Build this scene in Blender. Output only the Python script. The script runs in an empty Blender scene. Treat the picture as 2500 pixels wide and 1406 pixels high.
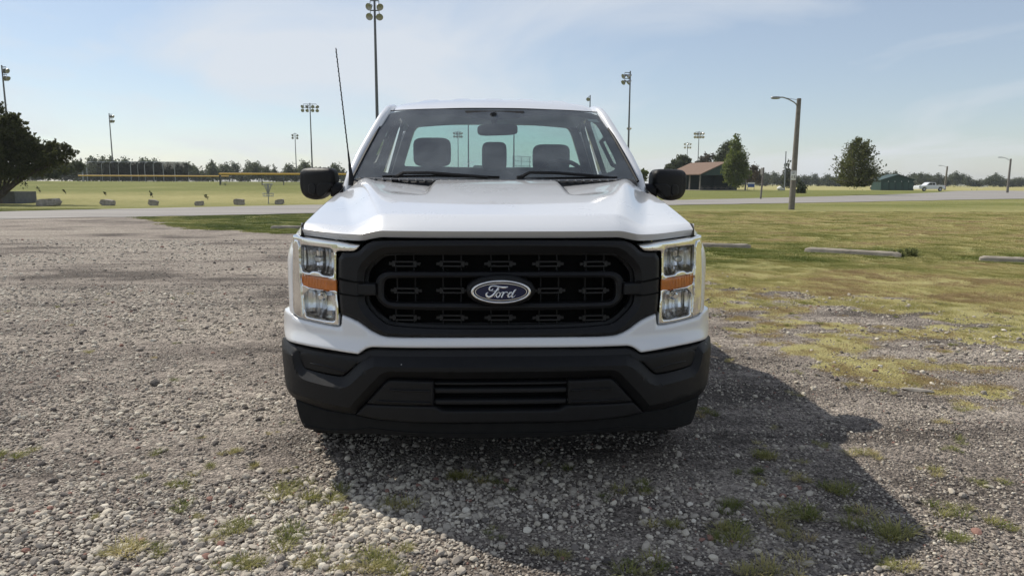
import bpy, bmesh, math, random
import numpy as np
from mathutils import Vector, Matrix, Euler
from mathutils.geometry import delaunay_2d_cdt

random.seed(7)
SC = bpy.context.scene
COL = SC.collection
R = math.radians

# ---------------------------------------------------------------- camera
FPX, CX, CY, CAMH = 1733.0, 1250.0, 703.0, 1.38
PITCH = math.atan(256 / FPX)
ROLL = R(0.2)
cam_d = bpy.data.cameras.new('camera')
cam = bpy.data.objects.new('camera', cam_d)
COL.objects.link(cam)
cam_d.sensor_fit = 'HORIZONTAL'
cam_d.angle = 2 * math.atan(1250 / FPX)
cam_d.clip_start = 0.05
cam_d.clip_end = 6000
cam.location = (0, 0, CAMH)
cam.rotation_euler = (Matrix.Rotation(math.pi / 2 - PITCH, 3, 'X') @ Matrix.Rotation(ROLL, 3, 'Z')).to_euler()
SC.camera = cam

# ---------------------------------------------------------------- sun, sky, exposure
SUNV = Vector((-0.69, 0.58, 1.0)).normalized()          # towards the sun
SUN_EL = math.asin(SUNV.z)
SUN_AZ = math.atan2(SUNV.x, SUNV.y)                      # clockwise from +Y
sun_d = bpy.data.lights.new('sun', 'SUN')
sun_d.energy = 4.6
sun_d.angle = R(0.55)
sun_d.color = (1.0, 0.94, 0.84)
sun = bpy.data.objects.new('sun', sun_d)
COL.objects.link(sun)
sun.rotation_euler = SUNV.to_track_quat('Z', 'Y').to_euler()

W = bpy.data.worlds.new('World')
SC.world = W
W.use_nodes = True
nt = W.node_tree
nt.nodes.clear()
def wn(t, **k):
    n = nt.nodes.new(t)
    for a, b in k.items():
        setattr(n, a, b)
    return n
sky = wn('ShaderNodeTexSky', sky_type='NISHITA', sun_disc=False, sun_elevation=SUN_EL, sun_rotation=SUN_AZ,
         altitude=300, air_density=1.0, dust_density=0.5, ozone_density=2.0)
tc = wn('ShaderNodeTexCoord')
sep = wn('ShaderNodeSeparateXYZ')
nt.links.new(tc.outputs['Generated'], sep.inputs[0])
# thin cirrus: noise on a flat cloud layer (direction / height)
hz = wn('ShaderNodeMath', operation='MAXIMUM'); hz.inputs[1].default_value = 0.03
nt.links.new(sep.outputs['Z'], hz.inputs[0])
ha = wn('ShaderNodeMath', operation='ADD'); ha.inputs[1].default_value = 0.10
nt.links.new(hz.outputs[0], ha.inputs[0])
dv = wn('ShaderNodeVectorMath', operation='DIVIDE')
nt.links.new(tc.outputs['Generated'], dv.inputs[0])
cmb = wn('ShaderNodeCombineXYZ')
for i in range(3):
    nt.links.new(ha.outputs[0], cmb.inputs[i])
nt.links.new(cmb.outputs[0], dv.inputs[1])
mp = wn('ShaderNodeMapping')
mp.inputs['Rotation'].default_value = (0, 0, R(-12))
mp.inputs['Scale'].default_value = (0.62, 0.36, 0.0)
mp.inputs['Location'].default_value = (7.3, 5.1, 0)
nt.links.new(dv.outputs[0], mp.inputs[0])
n1 = wn('ShaderNodeTexNoise'); n1.inputs['Scale'].default_value = 1.0; n1.inputs['Detail'].default_value = 7; n1.inputs['Roughness'].default_value = 0.52; n1.inputs['Distortion'].default_value = 0.6
nt.links.new(mp.outputs[0], n1.inputs['Vector'])
cr = wn('ShaderNodeValToRGB')
cr.color_ramp.elements[0].position = 0.43; cr.color_ramp.elements[0].color = (0.28, 0.28, 0.28, 1)
cr.color_ramp.elements[1].position = 0.66; cr.color_ramp.elements[1].color = (0.85, 0.85, 0.85, 1)
nt.links.new(n1.outputs['Fac'], cr.inputs[0])
mx = wn('ShaderNodeMix', data_type='RGBA')
nt.links.new(cr.outputs[0], mx.inputs['Factor'])
nt.links.new(sky.outputs[0], mx.inputs['A'])
mx.inputs['B'].default_value = (7.0, 7.35, 7.8, 1)
bg = wn('ShaderNodeBackground'); bg.inputs['Strength'].default_value = 0.107
nt.links.new(mx.outputs['Result'], bg.inputs['Color'])
wo = wn('ShaderNodeOutputWorld')
nt.links.new(bg.outputs[0], wo.inputs['Surface'])

SC.view_settings.view_transform = 'Standard'
SC.view_settings.look = 'None'
SC.view_settings.exposure = 0.0
SC.view_settings.gamma = 1.0
SC.view_settings.use_curve_mapping = False
SC.render.engine = 'CYCLES'
SC.cycles.use_denoising = True
SC.cycles.max_bounces = 10
SC.cycles.transparent_max_bounces = 24
SC.cycles.sample_clamp_indirect = 8

# ---------------------------------------------------------------- pixel -> place helpers
def ray(px, py):
    dx, dy = px - CX, py - CY
    dx, dy = dx * math.cos(ROLL) + dy * math.sin(ROLL), -dx * math.sin(ROLL) + dy * math.cos(ROLL)
    u, v = dx / FPX, -dy / FPX
    return (u, math.cos(PITCH) + v * math.sin(PITCH), -math.sin(PITCH) + v * math.cos(PITCH))

def at(px, py, Y):
    """point at distance Y seen at a pixel"""
    d = ray(px, py)
    t = Y / d[1]
    return Vector((d[0] * t, Y, CAMH + d[2] * t))

def gnd(px, py):
    """point on flat ground seen at a pixel"""
    d = ray(px, py)
    t = -CAMH / d[2]
    return (d[0] * t, d[1] * t)

def ss(a, b, x):
    t = np.clip((x - a) / (b - a), 0, 1)
    return t * t * (3 - 2 * t)

def terrain(x, y):
    """the ball fields on the left lie on a slightly higher level"""
    k = x / np.maximum(y, 1.0)
    return 1.5 * (1 - np.exp(-np.maximum(y - 46, 0) / 30.0)) * (1 - ss(-0.12, 0.12, k))

def on(px, Y):
    p = at(px, 450, Y)
    return Vector((p.x, Y, float(terrain(p.x, Y))))

# ---------------------------------------------------------------- mesh helpers
def link(o):
    COL.objects.link(o)
    return o

def mk(name, verts, faces, mat, parent=None, smooth=True, sharp=None, **props):
    me = bpy.data.meshes.new(name)
    me.from_pydata([tuple(map(float, v)) for v in verts], [], [tuple(map(int, f)) for f in faces])
    return mo(name, me, mat, parent, smooth, sharp, **props)

def mo(name, me, mat, parent=None, smooth=True, sharp=None, **props):
    me.name = name
    if mat is not None:
        for m in (mat if isinstance(mat, (list, tuple)) else [mat]):
            me.materials.append(m)
    if smooth:
        me.shade_smooth()
        if sharp is not None:
            me.set_sharp_from_angle(angle=R(sharp))
    me.update()
    o = bpy.data.objects.new(name, me)
    link(o)
    if parent is not None:
        o.parent = parent
    for k, v in props.items():
        o[k] = v
    return o

def empty(name, loc=(0, 0, 0), rz=0.0, **props):
    o = bpy.data.objects.new(name, None)
    link(o)
    o.location = loc
    o.rotation_euler = (0, 0, rz)
    o.empty_display_size = 0.2
    for k, v in props.items():
        o[k] = v
    return o

class MB:
    """collects shapes into one mesh"""
    def __init__(s):
        s.v, s.f = [], []
    def add(s, verts, faces):
        b = len(s.v)
        s.v += [tuple(v) for v in verts]
        s.f += [tuple(i + b for i in f) for f in faces]
        return s
    def box(s, c, d, rot=None):
        c = Vector(c); h = Vector(d) / 2
        vs = []
        for sx in (-1, 1):
            for sy in (-1, 1):
                for sz in (-1, 1):
                    p = Vector((sx * h.x, sy * h.y, sz * h.z))
                    if rot is not None:
                        p = rot @ p
                    vs.append(c + p)
        return s.add(vs, [(0, 1, 3, 2), (4, 6, 7, 5), (0, 4, 5, 1), (2, 3, 7, 6), (0, 2, 6, 4), (1, 5, 7, 3)])
    def tube(s, pts, rad, n=8, cap=True):
        pts = [Vector(p) for p in pts]
        if not isinstance(rad, (list, tuple)):
            rad = [rad] * len(pts)
        rings = []
        up0 = None
        for i, p in enumerate(pts):
            d = (pts[min(i + 1, len(pts) - 1)] - pts[max(i - 1, 0)])
            if d.length < 1e-9:
                d = Vector((0, 0, 1))
            d.normalize()
            if up0 is None:
                up0 = Vector((0, 0, 1)) if abs(d.z) < 0.9 else Vector((1, 0, 0))
            a = d.cross(up0)
            if a.length < 1e-6:
                a = d.orthogonal()
            a.normalize()
            b = a.cross(d).normalized()
            up0 = b
            rings.append([p + (a * math.cos(t) + b * math.sin(t)) * rad[i] for t in [2 * math.pi * k / n for k in range(n)]])
        vs = [v for r in rings for v in r]
        fs = []
        for i in range(len(rings) - 1):
            for k in range(n):
                fs.append((i * n + k, i * n + (k + 1) % n, (i + 1) * n + (k + 1) % n, (i + 1) * n + k))
        if cap:
            fs.append(tuple(range(n))[::-1])
            fs.append(tuple((len(rings) - 1) * n + k for k in range(n)))
        return s.add(vs, fs)
    def lathe(s, prof, n=24, mtx=None, close=False):
        """profile [(r, z)] turned about z, then placed with mtx"""
        vs = []
        for r, z in prof:
            for k in range(n):
                t = 2 * math.pi * k / n
                p = Vector((r * math.cos(t), r * math.sin(t), z))
                vs.append(mtx @ p if mtx is not None else p)
        fs = []
        m = len(prof)
        for i in range(m if close else m - 1):
            j = (i + 1) % m
            for k in range(n):
                fs.append((i * n + k, i * n + (k + 1) % n, j * n + (k + 1) % n, j * n + k))
        return s.add(vs, fs)
    def build(s, name, mat, parent=None, smooth=True, sharp=35, **props):
        return mk(name, s.v, s.f, mat, parent, smooth, sharp, **props)

def rbox(name, c, d, r, mat, parent=None, seg=3, rot=None, **props):
    """box with rounded edges"""
    bm = bmesh.new()
    bmesh.ops.create_cube(bm, size=1.0)
    for v in bm.verts:
        v.co = Vector((v.co.x * d[0], v.co.y * d[1], v.co.z * d[2]))
    bmesh.ops.bevel(bm, geom=bm.edges[:], offset=min(r, min(d) * 0.49), segments=seg, affect='EDGES', profile=0.5)
    M = Matrix.Translation(c) @ (rot.to_4x4() if rot is not None else Matrix.Identity(4))
    bm.transform(M)
    me = bpy.data.meshes.new(name)
    bm.to_mesh(me); bm.free()
    return mo(name, me, mat, parent, True, 40, **props)

def sgn(v, e):
    return math.copysign(abs(v) ** e, v)

def superell(name, c, rad, e1, e2, mat, parent=None, nu=28, nv=18, rot=None, **props):
    vs, fs = [], []
    for j in range(nv + 1):
        ph = -math.pi / 2 + math.pi * j / nv
        for i in range(nu):
            t = 2 * math.pi * i / nu
            p = Vector((rad[0] * sgn(math.cos(ph), e1) * sgn(math.cos(t), e2), rad[1] * sgn(math.cos(ph), e1) * sgn(math.sin(t), e2), rad[2] * sgn(math.sin(ph), e1)))
            if rot is not None:
                p = rot @ p
            vs.append(Vector(c) + p)
    for j in range(nv):
        for i in range(nu):
            fs.append((j * nu + i, j * nu + (i + 1) % nu, (j + 1) * nu + (i + 1) % nu, (j + 1) * nu + i))
    return mk(name, vs, fs, mat, parent, True, 60, **props)

def grid_mesh(name, P, mat, parent=None, sharp=None, flip=False, **props):
    """P: array (m, n, 3)"""
    m, n = P.shape[:2]
    vs = P.reshape(-1, 3)
    fs = []
    for i in range(m - 1):
        for j in range(n - 1):
            q = (i * n + j, i * n + j + 1, (i + 1) * n + j + 1, (i + 1) * n + j)
            fs.append(q[::-1] if flip else q)
    return mk(name, vs, fs, mat, parent, True, sharp, **props)

def copy_tree(o, parent=None):
    c = o.copy()
    COL.objects.link(c)
    c.parent = parent
    for ch in list(o.children):
        copy_tree(ch, c)
    return c

# ---------------------------------------------------------------- numpy noise
def _h(ix, iy, s):
    n = (ix.astype(np.int64) * 374761393 + iy.astype(np.int64) * 668265263 + s * 1442695041) & 0x7fffffff
    n = ((n ^ (n >> 13)) * 1274126177) & 0x7fffffff
    n = n ^ (n >> 16)
    return (n & 0xffff) / 65535.0

def vnoise(x, y, s=0):
    ix, iy = np.floor(x), np.floor(y)
    fx, fy = x - ix, y - iy
    fx = fx * fx * (3 - 2 * fx); fy = fy * fy * (3 - 2 * fy)
    a = _h(ix, iy, s); b = _h(ix + 1, iy, s); c = _h(ix, iy + 1, s); d = _h(ix + 1, iy + 1, s)
    return (a * (1 - fx) + b * fx) * (1 - fy) + (c * (1 - fx) + d * fx) * fy

def fbm(x, y, s=0, o=4):
    v = 0; a = 0.5; t = 0
    for i in range(o):
        v = v + a * vnoise(x, y, s + i * 17); t += a
        x = x * 2.03 + 5.1; y = y * 2.03 + 1.7; a *= 0.5
    return v / t

# ---------------------------------------------------------------- materials
def new_mat(name):
    m = bpy.data.materials.new(name)
    m.use_nodes = True
    n = m.node_tree
    b = n.nodes['Principled BSDF']
    return m, n, b

def pmat(name, base, rough=0.5, metal=0.0, coat=0.0, spec=0.5, var=0.0, vscale=20.0, bump=0.0, bscale=200.0, rvar=0.0):
    """principled material; var: broken-up colour, bump: fine relief, rvar: roughness wear"""
    m, n, b = new_mat(name)
    b.inputs['Base Color'].default_value = (*base, 1)
    b.inputs['Roughness'].default_value = rough
    b.inputs['Metallic'].default_value = metal
    b.inputs['Coat Weight'].default_value = coat
    b.inputs['Coat Roughness'].default_value = 0.04
    b.inputs['Specular IOR Level'].default_value = spec
    L = n.links.new
    if var or rvar:
        tcn = n.nodes.new('ShaderNodeTexCoord')
        no = n.nodes.new('ShaderNodeTexNoise')
        no.inputs['Scale'].default_value = vscale; no.inputs['Detail'].default_value = 6; no.inputs['Roughness'].default_value = 0.65
        L(tcn.outputs['Object'], no.inputs['Vector'])
        if var:
            mxx = n.nodes.new('ShaderNodeMix'); mxx.data_type = 'RGBA'
            mxx.inputs['A'].default_value = (*[c * (1 - var) for c in base], 1)
            mxx.inputs['B'].default_value = (*[min(1, c * (1 + var)) for c in base], 1)
            mr = n.nodes.new('ShaderNodeMapRange'); mr.inputs[1].default_value = 0.3; mr.inputs[2].default_value = 0.7
            L(no.outputs['Fac'], mr.inputs[0]); L(mr.outputs[0], mxx.inputs['Factor'])
            L(mxx.outputs['Result'], b.inputs['Base Color'])
        if rvar:
            mr2 = n.nodes.new('ShaderNodeMapRange'); mr2.inputs[1].default_value = 0.3; mr2.inputs[2].default_value = 0.7
            mr2.inputs[3].default_value = max(0.02, rough - rvar); mr2.inputs[4].default_value = min(1, rough + rvar)
            L(no.outputs['Fac'], mr2.inputs[0]); L(mr2.outputs[0], b.inputs['Roughness'])
    if bump:
        tcn = n.nodes.new('ShaderNodeTexCoord')
        nb = n.nodes.new('ShaderNodeTexNoise'); nb.inputs['Scale'].default_value = bscale; nb.inputs['Detail'].default_value = 3
        L(tcn.outputs['Object'], nb.inputs['Vector'])
        bp = n.nodes.new('ShaderNodeBump'); bp.inputs['Strength'].default_value = bump; bp.inputs['Distance'].default_value = 0.01
        L(nb.outputs['Fac'], bp.inputs['Height']); L(bp.outputs[0], b.inputs['Normal'])
    return m

def glassmat(name, tint, ior=1.45, rough=0.0, dust_veil=0.0):
    """thin pane: tinted see-through with a Fresnel reflection and a bluish film painting in reflected sky plus dust"""
    m = bpy.data.materials.new(name); m.use_nodes = True
    n = m.node_tree; n.nodes.clear(); L = n.links.new
    out = n.nodes.new('ShaderNodeOutputMaterial')
    tr = n.nodes.new('ShaderNodeBsdfTransparent'); tr.inputs[0].default_value = (*tint, 1)
    gl = n.nodes.new('ShaderNodeBsdfGlossy'); gl.inputs['Roughness'].default_value = rough
    fr = n.nodes.new('ShaderNodeFresnel'); fr.inputs[0].default_value = ior
    mi = n.nodes.new('ShaderNodeMixShader')
    L(fr.outputs[0], mi.inputs[0]); L(tr.outputs[0], mi.inputs[1]); L(gl.outputs[0], mi.inputs[2])
    last = mi
    if dust_veil:
        df = n.nodes.new('ShaderNodeBsdfTranslucent'); df.inputs[0].default_value = (0.62, 0.68, 0.72, 1)
        df2 = n.nodes.new('ShaderNodeBsdfDiffuse'); df2.inputs[0].default_value = (0.62, 0.68, 0.72, 1)
        md = n.nodes.new('ShaderNodeMixShader'); L(df.outputs[0], md.inputs[1]); L(df2.outputs[0], md.inputs[2])
        tcn = n.nodes.new('ShaderNodeTexCoord')
        no = n.nodes.new('ShaderNodeTexNoise'); no.inputs['Scale'].default_value = 5; no.inputs['Detail'].default_value = 6
        L(tcn.outputs['Object'], no.inputs['Vector'])
        mr = n.nodes.new('ShaderNodeMapRange'); mr.inputs[1].default_value = 0.35; mr.inputs[2].default_value = 0.75
        mr.inputs[3].default_value = dust_veil * 0.5; mr.inputs[4].default_value = dust_veil * 1.6
        L(no.outputs['Fac'], mr.inputs[0])
        m2 = n.nodes.new('ShaderNodeMixShader')
        L(mr.outputs[0], m2.inputs[0]); L(mi.outputs[0], m2.inputs[1]); L(md.outputs[0], m2.inputs[2])
        last = m2
    L(last.outputs[0], out.inputs['Surface'])
    return m

def leafmat(name, c1, c2, trans=0.3, attr='tint', rough=0.6):
    """foliage: two greens mixed by noise and by the per-leaf tint"""
    m = bpy.data.materials.new(name); m.use_nodes = True
    n = m.node_tree; n.nodes.clear(); L = n.links.new
    out = n.nodes.new('ShaderNodeOutputMaterial')
    at_ = n.nodes.new('ShaderNodeAttribute'); at_.attribute_name = attr
    mxx = n.nodes.new('ShaderNodeMix'); mxx.data_type = 'RGBA'
    mxx.inputs['A'].default_value = (*c1, 1); mxx.inputs['B'].default_value = (*c2, 1)
    L(at_.outputs['Fac'], mxx.inputs['Factor'])
    d = n.nodes.new('ShaderNodeBsdfPrincipled'); d.inputs['Roughness'].default_value = rough; d.inputs['Specular IOR Level'].default_value = 0.25
    t = n.nodes.new('ShaderNodeBsdfTranslucent')
    L(mxx.outputs['Result'], d.inputs['Base Color']); L(mxx.outputs['Result'], t.inputs[0])
    mi = n.nodes.new('ShaderNodeMixShader'); mi.inputs[0].default_value = trans
    L(d.outputs[0], mi.inputs[1]); L(t.outputs[0], mi.inputs[2]); L(mi.outputs[0], out.inputs['Surface'])
    return m
# ================================================================ GROUND
def ground_material():
    m, n, b = new_mat('ground')
    L = n.links.new
    N = n.nodes.new
    geo = N('ShaderNodeNewGeometry')
    def attr(nm):
        a = N('ShaderNodeAttribute'); a.attribute_name = nm; return a.outputs['Fac']
    def noise(scale, detail=5, rough=0.6, vec=None):
        t = N('ShaderNodeTexNoise'); t.inputs['Scale'].default_value = scale; t.inputs['Detail'].default_value = detail; t.inputs['Roughness'].default_value = rough
        L(vec or geo.outputs['Position'], t.inputs['Vector']); return t.outputs['Fac']
    def rng(v, a, c, lo=0.0, hi=1.0):
        r = N('ShaderNodeMapRange'); r.inputs[1].default_value = a; r.inputs[2].default_value = c; r.inputs[3].default_value = lo; r.inputs[4].default_value = hi
        L(v, r.inputs[0]); return r.outputs[0]
    def mix(f, a, c):
        x = N('ShaderNodeMix'); x.data_type = 'RGBA'
        for s, v in (('Factor', f), ('A', a), ('B', c)):
            if isinstance(v, tuple):
                x.inputs[s].default_value = (*v, 1)
            elif isinstance(v, float):
                x.inputs[s].default_value = v
            else:
                L(v, x.inputs[s])
        return x.outputs['Result']
    def math2(op, a, c):
        x = N('ShaderNodeMath'); x.operation = op
        for i, v in enumerate((a, c)):
            if isinstance(v, float):
                x.inputs[i].default_value = v
            else:
                L(v, x.inputs[i])
        return x.outputs[0]
    # lawn
    n_big, n_mid, n_fine = noise(0.12, 4), noise(2.6, 7, 0.8), noise(24, 5, 0.85)
    mpn = N('ShaderNodeMapping'); mpn.inputs['Scale'].default_value = (2.0, 3.6, 1); L(geo.outputs['Position'], mpn.inputs[0])
    n_str = noise(1.0, 6, 0.7, mpn.outputs[0])
    dry = math2('ADD', attr('dry'), math2('ADD', rng(n_big, 0.3, 0.7, -0.16, 0.16), math2('ADD', rng(n_mid, 0.25, 0.75, -0.2, 0.2), rng(n_str, 0.25, 0.75, -0.15, 0.15))))
    g1 = mix(n_fine, (0.085, 0.102, 0.024), (0.225, 0.232, 0.066))
    g2 = mix(n_fine, (0.245, 0.215, 0.085), (0.505, 0.455, 0.205))
    lawn = mix(rng(dry, 0.2, 0.85), g1, g2)
    # gravel
    vo = N('ShaderNodeTexVoronoi'); vo.inputs['Scale'].default_value = 46; L(geo.outputs['Position'], vo.inputs['Vector'])
    vo2 = N('ShaderNodeTexVoronoi'); vo2.inputs['Scale'].default_value = 110; L(geo.outputs['Position'], vo2.inputs['Vector'])
    sx = N('ShaderNodeSeparateColor'); L(vo.outputs['Color'], sx.inputs[0])
    sx2 = N('ShaderNodeSeparateColor'); L(vo2.outputs['Color'], sx2.inputs[0])
    st = mix(rng(sx.outputs[0], 0.1, 0.9), (0.17, 0.148, 0.132), (0.54, 0.485, 0.41))
    st2 = mix(rng(sx2.outputs[0], 0.1, 0.9), (0.12, 0.103, 0.093), (0.43, 0.375, 0.325))
    ng = noise(0.55, 6, 0.65)
    mpg = N('ShaderNodeMapping'); mpg.inputs['Scale'].default_value = (0.28, 1.5, 1); mpg.inputs['Rotation'].default_value = (0, 0, R(-12)); L(geo.outputs['Position'], mpg.inputs[0])
    ngs = noise(0.9, 6, 0.65, mpg.outputs[0])
    grit = math2('ADD', rng(ng, 0.35, 0.65, -0.35, 0.35), math2('ADD', rng(ngs, 0.38, 0.6, -0.45, 0.35), attr('pale')))
    grav = mix(rng(grit, 0.0, 0.9), st2, st)
    dark = mix(rng(grit, -0.35, 0.25), (0.055, 0.050, 0.048), (1.0, 1.0, 1.0))
    mul = N('ShaderNodeMix'); mul.data_type = 'RGBA'; mul.blend_type = 'MULTIPLY'; mul.inputs['Factor'].default_value = 0.62
    L(grav, mul.inputs['A']); L(dark, mul.inputs['B'])
    spk = noise(14, 8, 0.85)
    mul2 = N('ShaderNodeMix'); mul2.data_type = 'RGBA'; mul2.blend_type = 'MULTIPLY'; mul2.inputs['Factor'].default_value = 1.0
    L(mul.outputs['Result'], mul2.inputs['A']); L(mix(rng(spk, 0.34, 0.66), (0.42, 0.41, 0.40), (1.5, 1.48, 1.45)), mul2.inputs['B'])
    mul = mul2
    gm = math2('ADD', attr('gravel'), math2('ADD', rng(noise(7, 6, 0.75), 0.3, 0.7, -0.28, 0.28), rng(noise(60, 4, 0.7), 0.3, 0.7, -0.3, 0.3)))
    col = mix(rng(gm, 0.36, 0.64), lawn, mul.outputs['Result'])
    L(col, b.inputs['Base Color'])
    b.inputs['Roughness'].default_value = 0.95
    b.inputs['Specular IOR Level'].default_value = 0.15
    h1 = math2('MULTIPLY', rng(vo.outputs['Distance'], 0.0, 0.7, 1.0, 0.0), 1.0)
    h = math2('ADD', h1, math2('ADD', math2('MULTIPLY', n_fine, 0.8), math2('MULTIPLY', rng(vo2.outputs['Distance'], 0.0, 0.7, 1.0, 0.0), 0.5)))
    bp = N('ShaderNodeBump'); bp.inputs['Strength'].default_value = 0.9; bp.inputs['Distance'].default_value = 0.014
    L(h, bp.inputs['Height']); L(bp.outputs[0], b.inputs['Normal'])
    return m
M_ground = ground_material()

LOT = [(-80, -6), (-80, 20), (-40, 24), (-20, 28.2), (-14.6, 28.0), (-13.2, 26.2), (-9.9, 21.6), (-6.1, 19.3), (-3, 18), (0, 16), (2, 13.2), (3.2, 11.7), (3.9, 9.0), (5.4, 8.2), (8, 7.6), (14, 7.0), (20, -6)]
_L = np.array(LOT, float)
def poly_sd(x, y, P):
    """signed distance to polygon, positive inside"""
    sh = x.shape
    x = x.ravel(); y = y.ravel()
    d = np.full(x.shape, 1e9); ins = np.zeros(x.shape, bool)
    n = len(P)
    for i in range(n):
        ax, ay = P[i]; bx, by = P[(i + 1) % n]
        ex, ey = bx - ax, by - ay
        t = np.clip(((x - ax) * ex + (y - ay) * ey) / max(ex * ex + ey * ey, 1e-12), 0, 1)
        d = np.minimum(d, np.hypot(x - ax - t * ex, y - ay - t * ey))
        c = ((ay > y) != (by > y))
        with np.errstate(divide='ignore', invalid='ignore'):
            xi = ax + (y - ay) * ex / (ey if ey != 0 else 1e-12)
        ins ^= c & (x < xi)
    return np.where(ins, d, -d).reshape(sh)

def f_gravel(x, y):
    sd = poly_sd(x, y, _L)
    wob = (fbm(x * 0.9, y * 1.3, 3) - 0.5) * 2.2 + (fbm(x * 4, y * 5, 8) - 0.5) * 0.8
    g = ss(-0.35, 0.35, sd + wob * np.where(x > -2, 1.0, 0.45))
    # patches of grass creeping over the gravel on the right
    right = ss(0.9, 2.6, x)
    edge = ss(4.5, 0.0, sd)
    pn = 0.6 * fbm(x * 0.85 + 3, y * 1.5, 21, 5) + 0.4 * fbm(x * 3.1, y * 4.2, 23, 4)
    patch = ss(0.515, 0.61, pn + 0.16 * edge * right - 0.30 * (1 - right) - 0.05 * ss(4.2, 2.2, y))
    return g * (1 - patch * 0.78)

def f_dry(x, y):
    k = x / np.maximum(y, 0.5)
    r = ss(-0.05, 0.15, k)
    d = 0.46 + 0 * x
    tan_field = ss(13.5, 17, y) * ss(40, 33, y) * r
    d = d + 0.18 * tan_field + 0.10 * tan_field * ss(0.1, 0.6, k)
    d = d - 0.22 * r * np.exp(-((y - (41 + 14 * np.maximum(k, 0))) / 4.5) ** 2)
    d = d - 0.28 * r * ss(58, 75, y) + 0.55 * r * ss(150, 175, y)
    d = d + 0.40 * r * ss(13.5, 10, y)
    left = 1 - r
    d = d - 0.22 * left * ss(44, 30, y) + 0.22 * left * np.exp(-((y - 51) / 5.0) ** 2) - 0.24 * left * ss(54, 66, y)
    return np.clip(d, 0, 1)

def f_pale(x, y):
    base = fbm(x * 0.5, y * 0.7, 40, 4)
    return np.clip(1.5 * (base - 0.38) + 0.75 * ss(3.7, 2.1, y) * ss(0.1, -1.1, x) - 0.25 * ss(-0.6, 0.6, x) + 0.2 * ss(-2, -8, x), 0, 1)  # besides stone tone, paints the sunlit corner paler and the shadowed side darker

def sheet(name, xs, ys, zf, mat, keep=None, **props):
    X, Y = np.meshgrid(xs, ys)
    Z = zf(X, Y)
    nx, ny = len(xs), len(ys)
    me = bpy.data.meshes.new(name)
    co = np.stack([X, Y, Z], -1).reshape(-1, 3).astype(np.float32)
    I = np.arange(nx * ny).reshape(ny, nx)
    q = np.stack([I[:-1, :-1], I[:-1, 1:], I[1:, 1:], I[1:, :-1]], -1).reshape(-1, 4)
    me.vertices.add(len(co)); me.vertices.foreach_set('co', co.ravel())
    me.loops.add(q.size); me.loops.foreach_set('vertex_index', q.ravel().astype(np.int32))
    me.polygons.add(len(q)); me.polygons.foreach_set('loop_start', (np.arange(len(q)) * 4).astype(np.int32))
    me.update(calc_edges=True)
    for nm, fn in (('gravel', f_gravel), ('dry', f_dry), ('pale', f_pale)):
        a = me.attributes.new(nm, 'FLOAT', 'POINT')
        a.data.foreach_set('value', fn(X, Y).astype(np.float32).ravel())
    return mo(name, me, mat, **props)

def graded(lo, hi, step, grow):
    """spacing that grows away from zero"""
    out = [0.0]
    s = step
    while out[-1] < hi:
        out.append(out[-1] + s); s *= grow
    neg = [0.0]; s = step
    while neg[-1] > lo:
        neg.append(neg[-1] - s); s *= grow
    return np.array(sorted(set(out + neg)))

sheet('ground', graded(-1900, 1900, 0.8, 1.05), graded(-50, 2200, 0.6, 1.032), lambda x, y: terrain(x, y) - 0.012, M_ground, kind='structure')
sheet('gravel_lot', np.arange(-22, 12.01, 0.075), np.arange(0.4, 29.01, 0.075), lambda x, y: 0.006 * (fbm(x * 1.2, y * 1.2, 77, 3) - 0.5), M_ground, kind='structure')

# --- park road
def road_material():
    m, n, b = new_mat('road_surface')
    L = n.links.new; N = n.nodes.new
    geo = N('ShaderNodeNewGeometry')
    mp_ = N('ShaderNodeMapping'); mp_.inputs['Rotation'].default_value = (0, 0, R(-35)); mp_.inputs['Scale'].default_value = (0.08, 0.8, 1)
    L(geo.outputs['Position'], mp_.inputs[0])
    a = N('ShaderNodeTexNoise'); a.inputs['Scale'].default_value = 1.0; a.inputs['Detail'].default_value = 6; L(mp_.outputs[0], a.inputs['Vector'])
    c = N('ShaderNodeTexNoise'); c.inputs['Scale'].default_value = 35; c.inputs['Detail'].default_value = 4; L(geo.outputs['Position'], c.inputs['Vector'])
    r1 = N('ShaderNodeValToRGB'); r1.color_ramp.elements[0].position = 0.3; r1.color_ramp.elements[0].color = (0.21, 0.195, 0.18, 1)
    r1.color_ramp.elements[1].position = 0.7; r1.color_ramp.elements[1].color = (0.37, 0.345, 0.315, 1)
    L(a.outputs['Fac'], r1.inputs[0])
    mu = N('ShaderNodeMix'); mu.data_type = 'RGBA'; mu.blend_type = 'MULTIPLY'; mu.inputs['Factor'].default_value = 0.5
    L(r1.outputs[0], mu.inputs['A'])
    r2 = N('ShaderNodeValToRGB'); r2.color_ramp.elements[0].position = 0.3; r2.color_ramp.elements[0].color = (0.45, 0.45, 0.45, 1); r2.color_ramp.elements[1].position = 0.7
    L(c.outputs['Fac'], r2.inputs[0]); L(r2.outputs[0], mu.inputs['B'])
    L(mu.outputs['Result'], b.inputs['Base Color'])
    b.inputs['Roughness'].default_value = 0.95
    return m
M_road = road_material()
far_px = [(-500, 529), (-250, 523), (0, 517), (370, 509), (740, 501), (1200, 494), (1650, 489), (1850, 484), (2050, 479), (2180, 475), (2290, 470), (2330, 466.5), (2420, 465.5), (2700, 468)]
near_px = [(-500, 547), (-250, 541), (0, 535.5), (370, 529), (740, 522), (1200, 511), (1650, 501), (2060, 494), (2300, 489), (2500, 485.5), (2800, 481)]
def resample(pts, n):
    pts = np.array(pts, float)
    s = np.r_[0, np.cumsum(np.hypot(*np.diff(pts, axis=0).T))]
    t = np.linspace(0, s[-1], n)
    return np.stack([np.interp(t, s, pts[:, i]) for i in range(pts.shape[1])], -1)
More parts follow.
